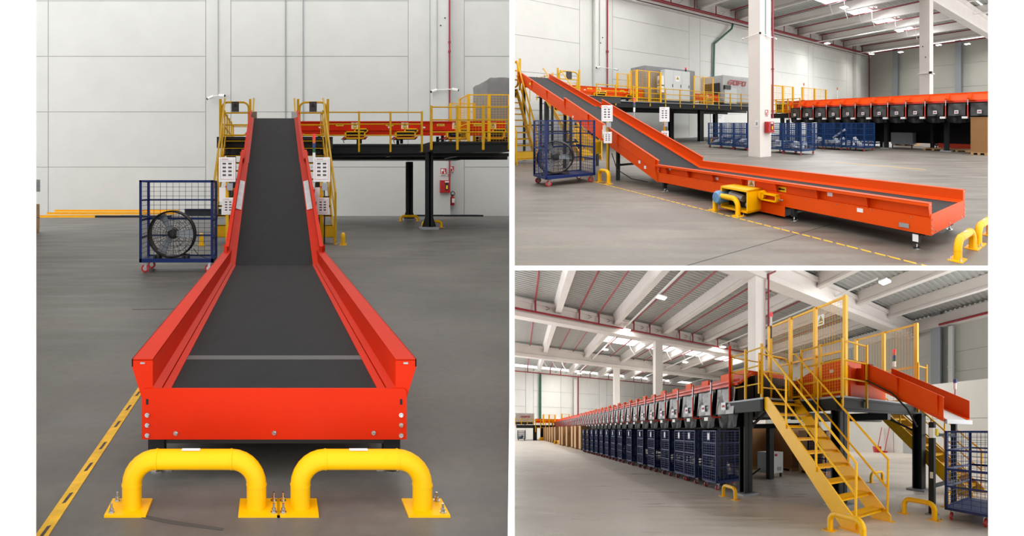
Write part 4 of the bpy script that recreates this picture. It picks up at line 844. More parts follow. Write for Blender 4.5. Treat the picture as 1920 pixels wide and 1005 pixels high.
# ---------------------------------------------------------------- sorter with hanging bags
def hanging_bag(st, pos, w_, label, group, side=-1, H=1.2, pm='pocket_dark', ph=.72, n=9):
    """black fabric bag below the chute, clear pocket with a printed card on its front; front faces -a"""
    t = T('chute_bag', label, 'bag', st, pos, 0, group); rnd = random.Random(int(pos[1]*10))
    mb = MB(); vs = []; fs = []
    rows = 7
    for r in range(rows):
        z = -H*r/(rows-1); k = r/(rows-1)
        for i in range(n):
            f = i/(n-1); wob = .05*math.sin(f*9+r*1.3+rnd.random())*k+.03*math.sin(f*21)*k
            vs.append(V(-.02-wob-.05*math.sin(f*math.pi)*k, (f-.5)*w_*(1-.06*k), z-(.05*math.sin(f*math.pi) if r == rows-1 else 0)))
        for i in range(n):
            f = i/(n-1); vs.append(V(.5+.03*math.sin(f*7)*k, (f-.5)*w_*(1-.06*k), z))
    for r in range(rows-1):
        for s in (0, 1):
            for i in range(n-1):
                a = (r*2+s)*n+i; b = ((r+1)*2+s)*n+i
                fs.append((a, a+1, b+1, b) if s == 0 else (a, b, b+1, a+1))
        for i in (0, n-1):
            a, b, c, d = r*2*n+i, (r*2+1)*n+i, ((r+1)*2+1)*n+i, (r+1)*2*n+i
            fs.append((a, d, c, b) if i else (a, b, c, d))
    fs.append(tuple((rows*2-2)*n+i for i in range(n))+tuple((rows*2-1)*n+i for i in range(n-1, -1, -1)))
    t.part('bag_cloth', MB().add(vs, fs), 'bag_black', smooth=True)
    pk = MB(); vs = []; fs = []; m = 7
    for r in range(m):
        for i in range(m):
            x, y = i/(m-1), r/(m-1); sag = math.sin(x*math.pi)
            vs.append(V(-.07-.06*y-.035*math.sin(x*11+y*6)*sag-.02*rnd.random(), (x-.5)*w_*.9, -.04-ph*y-.05*sag*(1-y)*.5))
    for r in range(m-1):
        for i in range(m-1): fs.append((r*m+i, r*m+i+1, (r+1)*m+i+1, (r+1)*m+i))
    pc = t.part('clear_pocket', pk.add(vs, fs), pm, smooth=True)
    t.part('card_print', MB().box(-.17, -.11, -.04-ph*.84, -.155, .11, -.04-ph*.56), 'parcel', pc)
    t.part('card_number', MB().box(-.175, -.07, -.04-ph*.74, -.17, .07, -.04-ph*.66), 'print_red', pc)
    return t
sb = T('chute_sorter', 'long orange sorter with a row of chutes above black bags, upper right panel', 'sorter', ST, (24.0, 5.0, 0))
Ls = 13.8
sb.part('chute_slope', MB().prism([(0, 0, 3.0), (.45, 0, 3.42), (.48, 0, 3.40), (.06, 0, 2.96)], (0, Ls, 0)), 'orange')
sb.part('front_rail', MB().box(-.06, 0, 2.88, .02, Ls, 2.95).box(-.02, 0, 2.95, .04, Ls, 3.0), 'red_orange'); sb.part('head_rail', MB().box(.4, 0, 3.36, .6, Ls, 3.46), 'orange')
sb.part('shade_sheet', MB().box(2.62, 0, .35, 2.66, Ls, 2.3), 'bag_black'); sb.part('sorter_body', MB().box(.6, 0, 2.3, 2.6, Ls, 3.36), 'steel_black')  # black sheet at the back is added to darken the space below
sb.part('frame_beam', MB().box(.05, 0, 1.85, .2, Ls, 2.05).box(2.4, 0, 1.85, 2.55, Ls, 2.05), 'steel_black')
BB = [6.1+i*1.165 for i in range(12)]
for i, b in enumerate(BB):
    y = b-5.0+.42
    c = sb.part('chute_block', MB().prism([(-.16, y, 3.0), (.02, y, 3.0), (.24, y, 3.38), (.02, y, 3.36)], (0, .2, 0)).prism([(-.16, y-.22, 2.98), (.02, y-.22, 2.98), (.02, y, 3.0), (-.16, y, 3.12)], (0, .2, 0)), 'orange')
    y = b-5.0+.58
    p = sb.part('signal_post', MB().tube([(-.16, y, 2.0), (-.16, y, 2.72)], .03, 6).tube([(-.16, y, 2.02), (0, y, 2.02)], .025, 6), 'red_orange'); sb.part('post_sleeve', MB().tube([(-.16, y, 2.72), (-.16, y, 3.02)], .035, 6), 'zinc', p)
    sb.part('reader_box', MB().box(-.32, y-.02, 1.96, -.12, y+.26, 2.08), 'white', p)
for b in (1.0, 3.1, 6.9, 10.6, 13.2): lg = sb.part('leg', MB().box(.7, b-.12, .05, .95, b+.12, 1.9), 'steel_dark'); sb.part('foot_plate', MB().box(.55, b-.3, 0, 1.1, b+.3, .06), 'grey_box', lg)
for b in (1.0, 4.5, 8, 12): sb.part('leg', MB().box(2.3, b-.1, .0, 2.5, b+.1, 1.9), 'steel_black')
for i, b in enumerate(BB):
    hanging_bag(ST, (24.0, b, 2.88), 1.0, '%s black chute bag from the right edge, upper right panel' % ('first', 'second', 'third', 'fourth', 'fifth', 'sixth', 'seventh', 'eighth', 'ninth', 'tenth', 'eleventh', 'twelfth')[i], 'chute bags of the upper right panel', H=1.12)
# sorter head platform with yellow railings
t = T('sorter_platform', 'dark steel platform at the far end of the sorter, upper right panel', 'platform', ST, (25.5, 18.9, 0))
t.part('deck_plate', MB().box(-1, 0, 2.45, 4, 3.9, 2.5), 'steel_dark'); t.part('edge_beam', MB().box(-1, 0, 2.1, -.88, 3.9, 2.45).box(-1, 0, 2.1, 4, .12, 2.45), 'steel_dark')
for a, b in ((-.8, .3), (-.8, 2), (-.8, 3.7), (2, 3.7)): t.part('leg', MB().box(a-.13, b-.13, 0, a+.13, b+.13, 2.1), 'steel_dark')
t = T('induction_unit', 'orange induction unit behind yellow rails at the sorter head, upper right panel', 'machine', ST, (25.6, 18.95, 2.5))
t.part('hull', MB().prism([(0, 0, .05), (0, 2.6, .05), (0, 2.4, .75), (0, 2.0, 1.0), (0, .4, 1.1), (0, 0, .9)], (2.0, 0, 0)), 'orange_dull'); t.part('drive_opening', MB().box(-.02, 2.7, .1, .6, 3.4, .9), 'black'); t.part('top_belt', MB().box(.3, 2.2, 1.0, 1.7, 3.6, 1.1), 'red')
railing(ST, [(24.55, 18.95), (24.55, 22.7)], 2.5, 'yellow railing on the sorter head platform, upper right panel', H=1.2, levels=(1.15, .75, .25), spacing=1.1, post=.09, r=.03)
fence(ST, (23.0, 20.5), (25.6, 20.5), 2.5, 4.75, 2, 'yellow mesh fence standing on the sorter head platform, left one', mid=None, post=.14, cell=.2, wire=.01)
fence(ST, (26.9, 20.5), (30.5, 20.5), 2.5, 4.8, 2, 'yellow mesh fence above the end of the sorter, upper right panel', mid=.5, post=.14, cell=.2, wire=.01)
fence(ST, (25.0, 22.6), (26.8, 22.6), 2.5, 5.0, 1, 'yellow mesh fence next to the wide column, upper right panel', mid=.45, post=.14, cell=.2, wire=.01)
for i, (a, b, h) in enumerate(((26.3, 24.0, 5.3), (27.5, 20.8, 5.25), (31.0, 19.6, 5.0))):
    t = T('signal_tower', 'thin signal tower with red top over the sorter, %s from the left' % ('first', 'second', 'third')[i], 'signal light', ST, (a, b, 3.3)); t.part('signal_pole', MB().tube([(0,0,0),(0,0,h-3.55)], .025, 6), 'white'); t.part('lamp_segment', MB().lathe((0,0,h-3.55), (0,0,1), [(.06,0),(.06,.22)], 8), 'lamp_amber' if i else 'grey_box')
# blue carts with parcels
def parcel(st, pos, s, label, m, seed, group='parcels in the blue carts'):
    rnd = random.Random(seed); mb = MB(); n, k = 8, 5; vs = []
    for i in range(k):
        ph = math.pi*(i+.0)/(k-1)
        for j in range(n):
            th = 2*math.pi*j/n; q = rnd.uniform(.8, 1.15)
            x, y, z = math.cos(th)*math.sin(ph+.001), math.sin(th)*math.sin(ph+.001), -math.cos(ph)
            sx = math.copysign(abs(x)**.7, x); sy = math.copysign(abs(y)**.7, y); vs.append(V(sx*s[0]*q, sy*s[1]*q, max(0, (z+1)/2*s[2]*q)))
    fs = [(i*n+j, i*n+(j+1) % n, (i+1)*n+(j+1) % n, (i+1)*n+j) for i in range(k-1) for j in range(n)]
    a0 = rnd.uniform(0, 3); mb.add([V(p.x*math.cos(a0)-p.y*math.sin(a0), p.x*math.sin(a0)+p.y*math.cos(a0), p.z) for p in vs], fs)
    ob = bpy.data.objects.new('parcel_bag', mb.mesh('parcel_bag', st.lin, m)); C.objects.link(ob); ob.location = st.P(*pos); tag(ob, label, 'parcel', group)
PAR = 0
def fill(st, a, b, n, where, spread=(.35, .5), layers=2):
    global PAR
    for i in range(n):
        PAR += 1; rnd = random.Random(PAR); z = .23+(i % layers)*.2
        parcel(st, (a+rnd.uniform(-1, 1)*spread[0], b+rnd.uniform(-1, 1)*spread[1], z), (rnd.uniform(.16, .26), rnd.uniform(.14, .22), rnd.uniform(.22, .4)), 'crumpled parcel bag in the blue cart '+where, ('parcel', 'parcel', 'parcel_grey')[i % 3], PAR, 'parcels in the blue cart '+where)
CT = [((17.75, 20.6), 'left of the wide column at the mezzanine leg', 5), ((17.55, 19.1), 'left of the wide column, middle of three', 5), ((17.35, 17.6), 'half hidden by the wide column', 6), ((17.35, 14.75), 'right of the wide column', 6), ((17.1, 13.3), 'nearest to the right of the wide column', 7), ((21.9, 15.2), 'under the sorter behind the near carts', 4), ((21.8, 13.75), 'in the right group with a long white tube', 5), ((21.95, 12.25), 'rightmost under the sorter', 2)]
c0 = None
for (a, b), w_, n in CT:
    if c0 is None: c0 = cart(ST, (a, b, 0), 1.3, 1.35, 'blue wire cage cart '+w_, 'blue carts before the sorter', H=1.72, col='blue', nh=6, wire=.014, pn=.07)
    else: copy_tree(c0.o, ST, (a, b, 0), 'blue wire cage cart '+w_, 'blue carts before the sorter')
    fill(ST, a, b, n, w_, (.36, .4))
solo('mailing_tube', MB().tube([(21.5, 13.9, .75), (21.3, 12.9, 1.3)], .07, 8), 'parcel', ST, 'long white tube leaning out of a blue cart', 'tube')
# stock in the dark under the sorter
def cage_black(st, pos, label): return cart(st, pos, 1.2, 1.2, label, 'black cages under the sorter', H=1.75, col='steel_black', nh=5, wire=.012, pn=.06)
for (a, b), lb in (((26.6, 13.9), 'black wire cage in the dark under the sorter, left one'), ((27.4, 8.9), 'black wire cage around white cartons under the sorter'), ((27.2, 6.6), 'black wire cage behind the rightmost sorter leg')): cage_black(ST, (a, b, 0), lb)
t = T('control_box', 'grey switch cabinet on legs under the sorter, upper right panel', 'cabinet', ST, (26.4, 11.4, 0)); t.part('cabinet_body', MB().box(-.35, -.75, .25, .35, .75, 1.05), 'grey_box'); t.part('leg', MB().box(-.3, -.7, 0, -.24, -.64, .25), 'steel_dark'); t.part('leg', MB().box(-.3, .64, 0, -.24, .7, .25), 'steel_dark')
def gaylord(st, pos, wa, wb, H, label, group=None, m='card', pal=True):
    t = T('pallet_box', label, 'box', st, pos, 0, group); t.part('carton_body', MB().box(-wa/2, -wb/2, .14 if pal else 0, wa/2, wb/2, H), m)
    t.part('lid_edge', MB().box(-wa/2-.01, -wb/2-.01, H-.06, wa/2+.01, wb/2+.01, H+.005), m)
    if pal:
        p = t.part('pallet', MB().box(-wa/2, -wb/2, .1, wa/2, wb/2, .14), 'pallet')
        for k in (-1, 0, 1): t.part('pallet_block', MB().box(-wa/2, k*(wb/2-.07)-.07, 0, wa/2, k*(wb/2-.07)+.07, .1), 'pallet', p)
    return t
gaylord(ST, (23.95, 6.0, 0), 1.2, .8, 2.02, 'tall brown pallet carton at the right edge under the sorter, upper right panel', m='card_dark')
gaylord(ST, (27.4, 8.9, .23), .95, .95, 1.5, 'white carton inside the black cage under the sorter', m='parcel', pal=False)
gaylord(ST, (27.2, 6.6, .23), .9, .9, 1.6, 'brown carton inside the rightmost black cage under the sorter', m='card', pal=False)
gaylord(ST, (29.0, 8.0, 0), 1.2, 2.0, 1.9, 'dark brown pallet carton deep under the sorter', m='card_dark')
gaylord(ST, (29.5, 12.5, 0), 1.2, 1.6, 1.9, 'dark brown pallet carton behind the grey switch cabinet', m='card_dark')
for (a, b), lb in (((25.6, 9.0), 'empty wooden pallet under the sorter, left one'), ((25.5, 7.6), 'empty wooden pallet under the sorter, right one')):
    t = T('timber_pallet', lb, 'pallet', ST, (a, b, 0)); 
    for k in range(5): t.part('plank', MB().box(-.5+k*.21, -.6, .09, -.34+k*.21, .6, .115), 'pallet')
    for k in (-1, 0, 1): t.part('pallet_block', MB().box(-.5, k*.52-.07, 0, .5, k*.52+.07, .09), 'pallet')
solo('steel_sheet', MB().box(26.0, 6.9, .14, 26.1, 9.0, .42), 'orange_dull', ST, 'orange steel sheet lying on a pallet under the sorter', 'sheet')
# ================================================================ LOWER RIGHT HALL
ORD = ('first second third fourth fifth sixth seventh eighth ninth tenth eleventh twelfth thirteenth fourteenth fifteenth sixteenth seventeenth eighteenth nineteenth twentieth').split()
def nth(i): return ORD[i] if i < 20 else '%dth' % (i+1) if (i+1) % 10 not in (1, 2, 3) else '%d%s' % (i+1, {1: 'st', 2: 'nd', 3: 'rd'}[(i+1) % 10])
under_shelf = lambda o: o
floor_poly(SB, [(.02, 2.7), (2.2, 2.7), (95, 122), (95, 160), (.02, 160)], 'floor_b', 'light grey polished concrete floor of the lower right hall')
wb = wall_panels('wall_back', SB, 'b', 71.7, -1, [-2.6, .8, 2.0, 6.5, 8.6, 9.6, 13.5, 15, 21, 23, 35], [3.0, 6.1, 9.2], 0, 13.5, label='white precast panel wall at the far left, lower right hall', gap=.08)
child('pilaster', MB().box(8.7, 71.0, 0, 9.5, 71.7, 12), 'wall', SB, wb)
wr = wall_panels('wall_right', SB, 'a', 35.2, -1, [4, 13.0, 24, 40, 56, 71.5], [5.6, 7.6, 9.6], 0, 14.2, m='wall_grey', label='grey cladding wall at the right, lower right hall')
child('wall_girder', MB().box(34.4, 4, 12.4, 35.4, 71, 13.6), 'precast', SB, wr); child('steel_column', MB().box(34.5, 13.0, 0, 35.2, 13.9, 14), 'grey_box', SB, wr)
child('duct', MB().box(34.6, 11.9, 3, 35.1, 12.3, 12.2).box(34.5, 11.85, 8, 35.1, 12.35, 8.15), 'cabinet', SB, wr)
wo = wall_panels('wall_office', SB, 'a', 22.4, -1, [1.5, 8.9, 11.6, 18.5], [2.45], 0, 4.82, label='white office block wall at the right, lower right hall', thick=1.5, gap=.03)
d = solo('door_1', MB().box(22.26, 10.0, 0, 22.34, 10.85, 2.12), 'door_grey', SB, 'grey door in the office block wall', None, kind='structure'); child('door_handle', MB().box(22.2, 10.72, .95, 22.26, 10.76, 1.15), 'black', SB, d)
# roof
for i, (b0, b1) in enumerate(((2.5, 34.6), (34.6, 53.2), (53.2, 71.6))):
    o = under_shelf(struct('ceiling', corrugated(SB, -2, 35, b0, b1, 14.0, pitch=.42, dep=.1), 'deck_steel', SB, 'grey corrugated roof deck, %s bay, lower right hall' % ('nearest', 'middle', 'farthest')[i]))
JB = (-2.4, 2.88, 8.1, 13.4, 18.7, 24.0, 29.3)
for a in JB:
    for b0, b1, w_ in ((4.2, 16.1, 'front'), (16.1, 34.6, 'near'), (34.6, 53.2, 'middle'), (53.2, 71.6, 'far')):
        if a < 0: continue
        under_shelf(struct('roof_joist', joist(MB(), a, b0+.3, b1-.3, 12.85, 13.95, .3), 'precast', SB, 'white precast roof joist in the %s bay, lower right hall' % w_))
for b, w_ in ((16.1, 'nearest'), (34.7, 'second'), (53.2, 'third')):
    g = struct('roof_girder', MB().box(-2, b-.55, 11.9, 35, b+.55, 12.3).box(-2, b-.35, 12.3, 35, b+.35, 13.3).box(-2, b-.55, 13.3, 35, b+.55, 13.6), 'precast', SB, 'white precast roof girder, %s, lower right hall' % w_); under_shelf(g)
NB = 0
for b0, b1, w_ in ((16.4, 34.2, 'near'), (35.1, 52.8, 'middle'), (53.6, 71.2, 'far')):
    for j, a in enumerate(JB[:-1]):
        for k in (1.75, 3.5):
            if a+k < -.1: continue
            NB += 1; o = under_shelf(solo('sprinkler_branch', MB().tube([(a+k, b0, 13.55), (a+k, b1, 13.55)], .075, 6), 'pipe_red', SB, '%s thin red sprinkler branch from the left in the %s bay, lower right hall' % ('first second third fourth fifth sixth seventh eighth ninth tenth eleventh twelfth'.split()[(NB-1) % 11], w_), 'pipe', 'sprinkler branches of the lower right hall, %s bay' % w_, smooth=True))
for b, w_ in ((34.0, 'second'), (70.6, 'far wall')):
    t = T('sprinkler_main', 'dark red sprinkler main along the %s girder, lower right hall' % w_, 'pipe', SB, (0, b, 12.3)); t.part('main_pipe', MB().tube([(-2, 0, .2), (34, 0, .2)], .1, 8), 'pipe_red', smooth=True)
    for j, a in enumerate(JB[:-1]):
        for k in (1.75, 3.5):
            if a+k > 0: t.part('drop_pipe', MB().tube([(a+k, 0, .2), (a+k, 0, 1.25)], .07, 6), 'pipe_red', smooth=True); t.part('pipe_bracket', MB().tube([(a+k+.8, .1, .9), (a+k+1.1, .0, .75), (a+k+.8, .1, .6)], .03, 4), 'steel_dark')
t = T('sprinkler_main', 'short red sprinkler loop at the head of the nearest column', 'pipe', SB, (13.3, 15.5, 11.9)); t.part('riser_pipe', MB().tube([(0, 0, -9), (0, 0, .3), (.6, 0, .7), (.6, 0, 1.4)], .07, 6), 'pipe_red', smooth=True)
# rooflights
for i, (a0, a1, b) in enumerate(((-.6, 2.5, 62.4), (3.2, 7.7, 62.4), (8.5, 13.0, 43.9), (13.8, 18.3, 43.9), (19.1, 23.6, 43.9), (24.4, 28.9, 43.9), (8.5, 13.0, 62.4), (13.8, 18.3, 62.4), (19.1, 23.6, 62.4))):
    t = T('skylight', 'bright rooflight strip piece, %s, lower right hall' % ('leftmost in the far bay', 'second in the far bay', 'leftmost in the middle bay', 'second in the middle bay', 'third in the middle bay', 'fourth in the middle bay', 'third in the far bay', 'fourth in the far bay', 'fifth in the far bay')[i], 'skylight', SB, (a0, b, 13.8))
    t.part('skylight_pane', MB().box(0, -1.3, 0, a1-a0, 1.3, .05), 'sky_glow'); area_light('skylight_light', SB.P((a0+a1)/2, b, 13.7), 5.5, 5, 550, (.95, .98, 1))
    for k in range(4): t.part('glazing_bar', MB().box((a1-a0)*k/3-.04, -1.3, -.07, (a1-a0)*k/3+.04, 1.3, 0), 'zinc')
for a, b0, lb in ((9.0, 17, 'left'), (20.8, 12, 'right')):
    o = under_shelf(solo('cable_tray', MB().box(a-.06, b0, 12.75, a+.06, 70, 12.85), 'white', SB, 'thin white lighting tray under the joists, %s one, lower right hall' % lb, 'cable tray'))
for a, b, lb in ((9.05, 23.8, 'brightest, in the near bay'), (20.9, 11.5, 'near the top edge above the fence'), (9.05, 33.8, 'at the second girder'), (9, 43.9, 'in the middle bay, left tray'), (9, 53.8, 'at the third girder'), (9, 65.7, 'in the far bay, left tray'), (20.8, 33.3, 'behind the nearest column'), (20.8, 44.5, 'in the middle bay, right tray'), (20.8, 54.5, 'in the far bay, right tray')):
    t = T('high_bay_lamp', 'small bright high-bay lamp '+lb+', lower right hall', 'lamp', SB, (a, b, 12.35)); t.part('lamp_body', MB().box(-.35, -.3, .05, .35, .3, .15), 'white'); t.part('lamp_lens', MB().box(-.33, -.28, 0, .33, .28, .05), 'lamp_glow'); t.part('lamp_hanger', MB().bar((0, 0, .15), (0, 0, .5), .03), 'zinc'); area_light('lamp_light', SB.P(a, b, 12.3), .8, .8, 900, (1, .96, .9))
for i in range(9):
    a, b = (3.0+i*1.3, 61) if i < 3 else (9+(i-3)*2.6, 42.4); o = V(a, b, 0)
    solo('hanging_cable', MB().tube([o+V(0, 0, 13.7), o+V(.1, 0, 13.1), o+V(.35, .0, 12.5), o+V(.8, 0, 11.9)], .05, 5), 'white', SB, '%s white curved cable from the left below the rooflights, lower right hall' % nth(i), 'cable', 'curved cables of the lower right hall', smooth=True)
for a, b, lb in ((12.35, 15.7, 'nearest white concrete column rising behind the platform'), (12.35, 34.3, 'second white concrete column behind the sorter'), (12.2, 52.8, 'third white concrete column, far off, lower right hall')): column(SB, a, b, .85, .85, 11.95, lb)
solo('downpipe', MB().tube([(3.1, 71.4, 3.2), (3.1, 71.4, 12.5)], .16, 6), 'green', SB, 'dark green downpipe on the far wall, lower right hall', 'pipe')
solo('sprinkler_riser', MB().tube([(9.45, 70.9, 3), (9.45, 70.9, 12.5)], .1, 6), 'pipe_red', SB, 'thin red riser on the far wall, lower right hall', 'pipe')
solo('sprinkler_branch', MB().tube([(34.2, 5, 12.5), (34.2, 13, 12.5)], .12, 6), 'pipe_red', SB, 'red pipe along the head of the grey wall, lower right hall', 'pipe')

# ---------------------------------------------------------------- sorter, bags, carts, pallet boxes
A0 = 4.62
ts = T('chute_sorter', 'long orange sorter line running away to the left, lower right panel', 'sorter', SB, (A0, 6.6, 0)); LB = 53.5
ts.part('front_rail', MB().box(-.06, 0, 2.93, 0, LB, 2.99).box(-.03, 0, 3.05, .03, LB, 3.10), 'red_orange'); ts.part('chute_slope', MB().prism([(0, 0, 3.0), (.45, 0, 3.32), (.5, 0, 3.3), (.05, 0, 2.96)], (0, LB, 0)), 'orange')
ts.part('shade_sheet', MB().box(2.62, 3.2, .3, 2.66, LB, 2.2), 'bag_black'); ts.part('sorter_body', MB().box(.55, 0, 2.1, 2.6, LB, 3.25), 'steel_black'); ts.part('frame_beam', MB().box(.3, 0, 1.78, .5, LB, 1.95).box(2.3, 0, 1.78, 2.5, LB, 1.95), 'steel_black')  # added black sheet stands in for the shade behind the carts
SP = 1.165; NBAG = 45
for i in range(NBAG):
    y = .5+i*SP
    ts.part('chute_flap', MB().box(-.02, y-.05, 3.08, .04, y+.38, 3.26 if i % 2 else 3.3), 'orange')
    p = ts.part('signal_post', MB().tube([(-.2, y+.62, 2.08), (-.2, y+.62, 2.78)], .03, 6).tube([(-.2, y+.62, 2.1), (0, y+.3, 2.1)], .028, 6), 'red_orange')
    if i < 22:
        ts.part('post_sleeve', MB().tube([(-.2, y+.62, 2.78), (-.2, y+.62, 3.12)], .034, 6), 'zinc', p); ts.part('post_cap', MB().tube([(-.2, y+.62, 3.12), (-.2, y+.62, 3.18)], .036, 6), 'lamp_amber' if i else 'lamp_blue', p)
        ts.part('reader_box', MB().box(-.34, y+.56, 2.0, -.16, y+.78, 2.10), 'white', p)
for b in (1.5, 6, 11, 16, 21, 26, 31, 36, 41, 46, 51):
    for a in (.4, 2.4): lg = ts.part('leg', MB().box(a-.1, b-.1, 0, a+.1, b+.1, 1.8), 'steel_dark')
bag0 = None
for i in range(NBAG):
    pos = (A0, 7.1+i*SP, 2.93); lb = '%s chute bag with clear pocket from the yellow platform, lower right panel' % nth(i)
    if i == 0 or i == 22: bag0 = hanging_bag(SB, pos, 1.0, lb, 'chute bags of the lower right panel', H=1.1 if i < 22 else .75, pm='pocket', ph=.72)
    else: copy_tree(bag0.o, SB, pos, lb, 'chute bags of the lower right panel')
c0 = None
CB = [7.85, 9.15, 9.95, 11.15, 12.55, 13.85, 15.4, 16.9, 18.2, 19.5, 20.8, 22.1, 23.4, 24.8, 26.2]
for i, b in enumerate(CB):
    a = 5.02-.036*max(0, b-10); lb = 'navy wire cage cart under the sorter, %s from the platform leg' % nth(i)
    if c0 is None: c0 = cart(SB, (a, b, 0), 1.2, .84, lb, 'navy carts under the sorter', H=1.72, nh=9, wire=.01, card=True, pn=.055)
    else: copy_tree(c0.o, SB, (a, b, 0), lb, 'navy carts under the sorter')
for i, (b, a, m) in enumerate(((29.2, 4.6, 'card'), (31.2, 4.5, 'card'), (32.9, 4.45, 'card'), (35.6, 4.3, 'card'), (38.2, 4.15, 'card'), (40.2, 4.1, 'card'), (44.6, 4.0, 'card'), (47.4, 3.9, 'card'), (50.0, 3.8, 'card'), (52.6, 3.7, 'card'), (55.2, 3.6, 'card'), (57.8, 3.5, 'card'))):
    gaylord(SB, (a, b, 0), 1.2, 1.15, 2.05, 'tall brown pallet carton under the far sorter, %s beyond the navy carts' % nth(i), 'pallet cartons under the sorter', m)
bollard(SB, (3.55, 41.8, 0), .9, .45, .08, 90, 'yellow barrier hoop between the pallet cartons, nearer one', bolts=False); bollard(SB, (3.7, 42.9, 0), .9, .45, .08, 0, 'yellow barrier hoop between the pallet cartons, farther one', bolts=False)
# far end: mezzanine with sheeted machine
t = T('mezzanine', 'dark steel mezzanine at the far wall, lower right panel', 'mezzanine', SB, (0, 58.6, 0)); t.part('deck_plate', MB().box(-.5, 0, 2.3, 6, 8, 2.45), 'grey_box'); t.part('edge_beam', MB().box(-.5, -.1, 1.95, 6, 0, 2.4), 'steel_dark'); t.part('leg', MB().box(1.6, 0, 0, 2.1, .4, 1.95), 'steel_dark'); t.part('leg', MB().box(2.6, .6, 0, 3.3, 2, 1.95), 'steel_black')
t = covered_machine(SB, (-.62, 59.2, 2.45), 2.4, 2.5, 1.85, 'silver sheeted machine with red logo on the far mezzanine, lower right panel', m='tarp_light'); gofo(t, (.62, -.04, 1.15), (1,0,0), (0,0,1), (0,-1,0), .24)
railing(SB, [(-.6, 58.55), (1.6, 58.55)], 2.45, 'yellow railing on the far mezzanine before the silver machine, lower right panel', H=.95, levels=(.9, .45), spacing=.75, post=.08, r=.03)
railing(SB, [(1.9, 58.4), (3.2, 58.4), (4.2, 58.4)], 1.6, 'yellow railing at the far end of the sorter, lower right panel', H=1.8, levels=(1.6, 1.0, .4), spacing=.6, post=.1, r=.04)
fence(SB, (3.0, 60.0), (4.6, 60.0), 2.5, 4.2, 2, 'small yellow mesh fence on the far mezzanine, lower right panel', mid=None, post=.2, cell=.2, wire=.015); fence(SB, (5.2, 56.0), (6.2, 56.0), 2.9, 4.2, 1, 'small yellow frame above the far sorter, lower right panel', mid=.5, post=.15, cell=.2, wire=.015)
deck_conveyor(SB, (1.9, 60.4, 2.45), 3.2, 'short orange conveyor on the far mezzanine, lower right panel', (), legs=2)
cart(SB, (.15, 61.0, 0), 1.0, 1.0, 'blue wire cage cart at the left edge of the lower right panel', H=1.6, col='blue', nh=5, wire=.03, pn=.08); fill(SB, .15, 61.0, 4, 'at the left edge of the lower right panel', (.2, .2))
cart(SB, (3.6, 62.5, 0), 1.2, 1.0, 'navy wire cage cart in the dark at the far end of the sorter', H=1.7, nh=5, wire=.02)
solo('yellow_block', MB().box(2.4, 57.6, 0, 3.3, 58.2, .45).box(2.5, 57.7, .45, 3.2, 58.1, .5), 'yellow', SB, 'small yellow protection block at the far end of the lower right panel', 'bollard')

# ---------------------------------------------------------------- platform with stairs, fences and induction unit
HB = 2.5
t = T('stair_platform', 'dark steel platform carrying the yellow stair, lower right panel', 'platform', SB, (5.6, 4.1, 0))
t.part('deck_plate', MB().box(0, 0, HB-.05, 4.2, 3.0, HB).box(-1.1, 1.35, HB-.05, 0, 2.75, HB), 'grey_box')
t.part('edge_beam', MB().box(0, 0, HB-.32, 4.2, .1, HB-.04).box(0, -.03, HB-.09, 4.2, .13, HB-.05).box(0, -.03, HB-.34, 4.2, .13, HB-.30), 'steel_dark'); t.part('edge_beam', MB().box(0, 0, HB-.32, .1, 1.35, HB-.04), 'steel_dark')
t.part('edge_beam', MB().box(-1.1, 1.35, HB-.32, -1.0, 2.75, HB-.04).box(-1.1, 1.35, HB-.32, 0, 1.45, HB-.04), 'steel_dark'); t.part('under_beam', MB().box(0, 1.4, HB-.5, 4.2, 1.55, HB-.3).box(2, 0, HB-.5, 2.15, 3, HB-.3), 'steel_black')
for a, b in ((.22, .2), (-.75, 2.5), (3.55, -.1), (3.6, 2.6)):
    lg = t.part('leg', MB().box(a-.13, b-.13, .05, a+.13, b-.09, HB-.3).box(a-.13, b+.09, .05, a+.13, b+.13, HB-.3).box(a-.025, b-.13, .05, a+.025, b+.13, HB-.3), 'steel_dark'); t.part('foot_plate', MB().box(a-.25, b-.25, 0, a+.25, b+.25, .05), 'grey_box', lg)
for p, q in (((-.65, 2.5, 1.75), (-.1, 2.4, 2.25)), ((3.5, .0, 1.7), (3.0, .9, 2.25))): t.part('knee_brace', MB().bar(p, q, .06), 'steel_dark')
stairs(SB, 4.54, 5.58, 3.0, 5.45, HB, 9, 'yellow steel stair at the front of the lower right panel', rail=1.12, newel=1.12, kick=False, r=.024)
stairs(SB, 9.3, 10.25, 2.8, 5.4, HB, 9, 'yellow steel stair behind the blue cart at the right edge, lower right panel', mat_='yellow_dull', rail=1.1, newel=1.1, kick=False, r=.024)
railing(SB, [(5.58, 6.85), (4.55, 6.85), (4.55, 5.55)], HB, 'yellow railing around the stair landing, lower right panel', H=1.28, levels=(1.2, .78, .35), spacing=.66, post=.05, r=.018)
railing(SB, [(5.64, 5.3), (5.64, 4.08), (6.55, 4.05)], HB, 'yellow railing wrapping the platform corner under the tall fence, lower right panel', H=1.26, levels=(1.22, .8, .38), spacing=.8, post=.05, r=.02)
railing(SB, [(9.2, 4.05), (9.75, 4.05)], HB, 'short yellow railing end beside the second fence, lower right panel', H=1.2, levels=(1.1, .6), spacing=.6, post=.05)
t = T('safety_gate', 'small yellow gate with grey plate at the stair head, lower right panel', 'gate', SB, (5.0, 5.6, HB)); t.part('gate_frame', MB().tube([V(-.5, 0, .1), V(-.5, 0, 1.05)]+arc((.3, 0, .85), .2, 90, 0, 5)+[V(.5, 0, .1)], .022, 8), 'yellow', smooth=True)
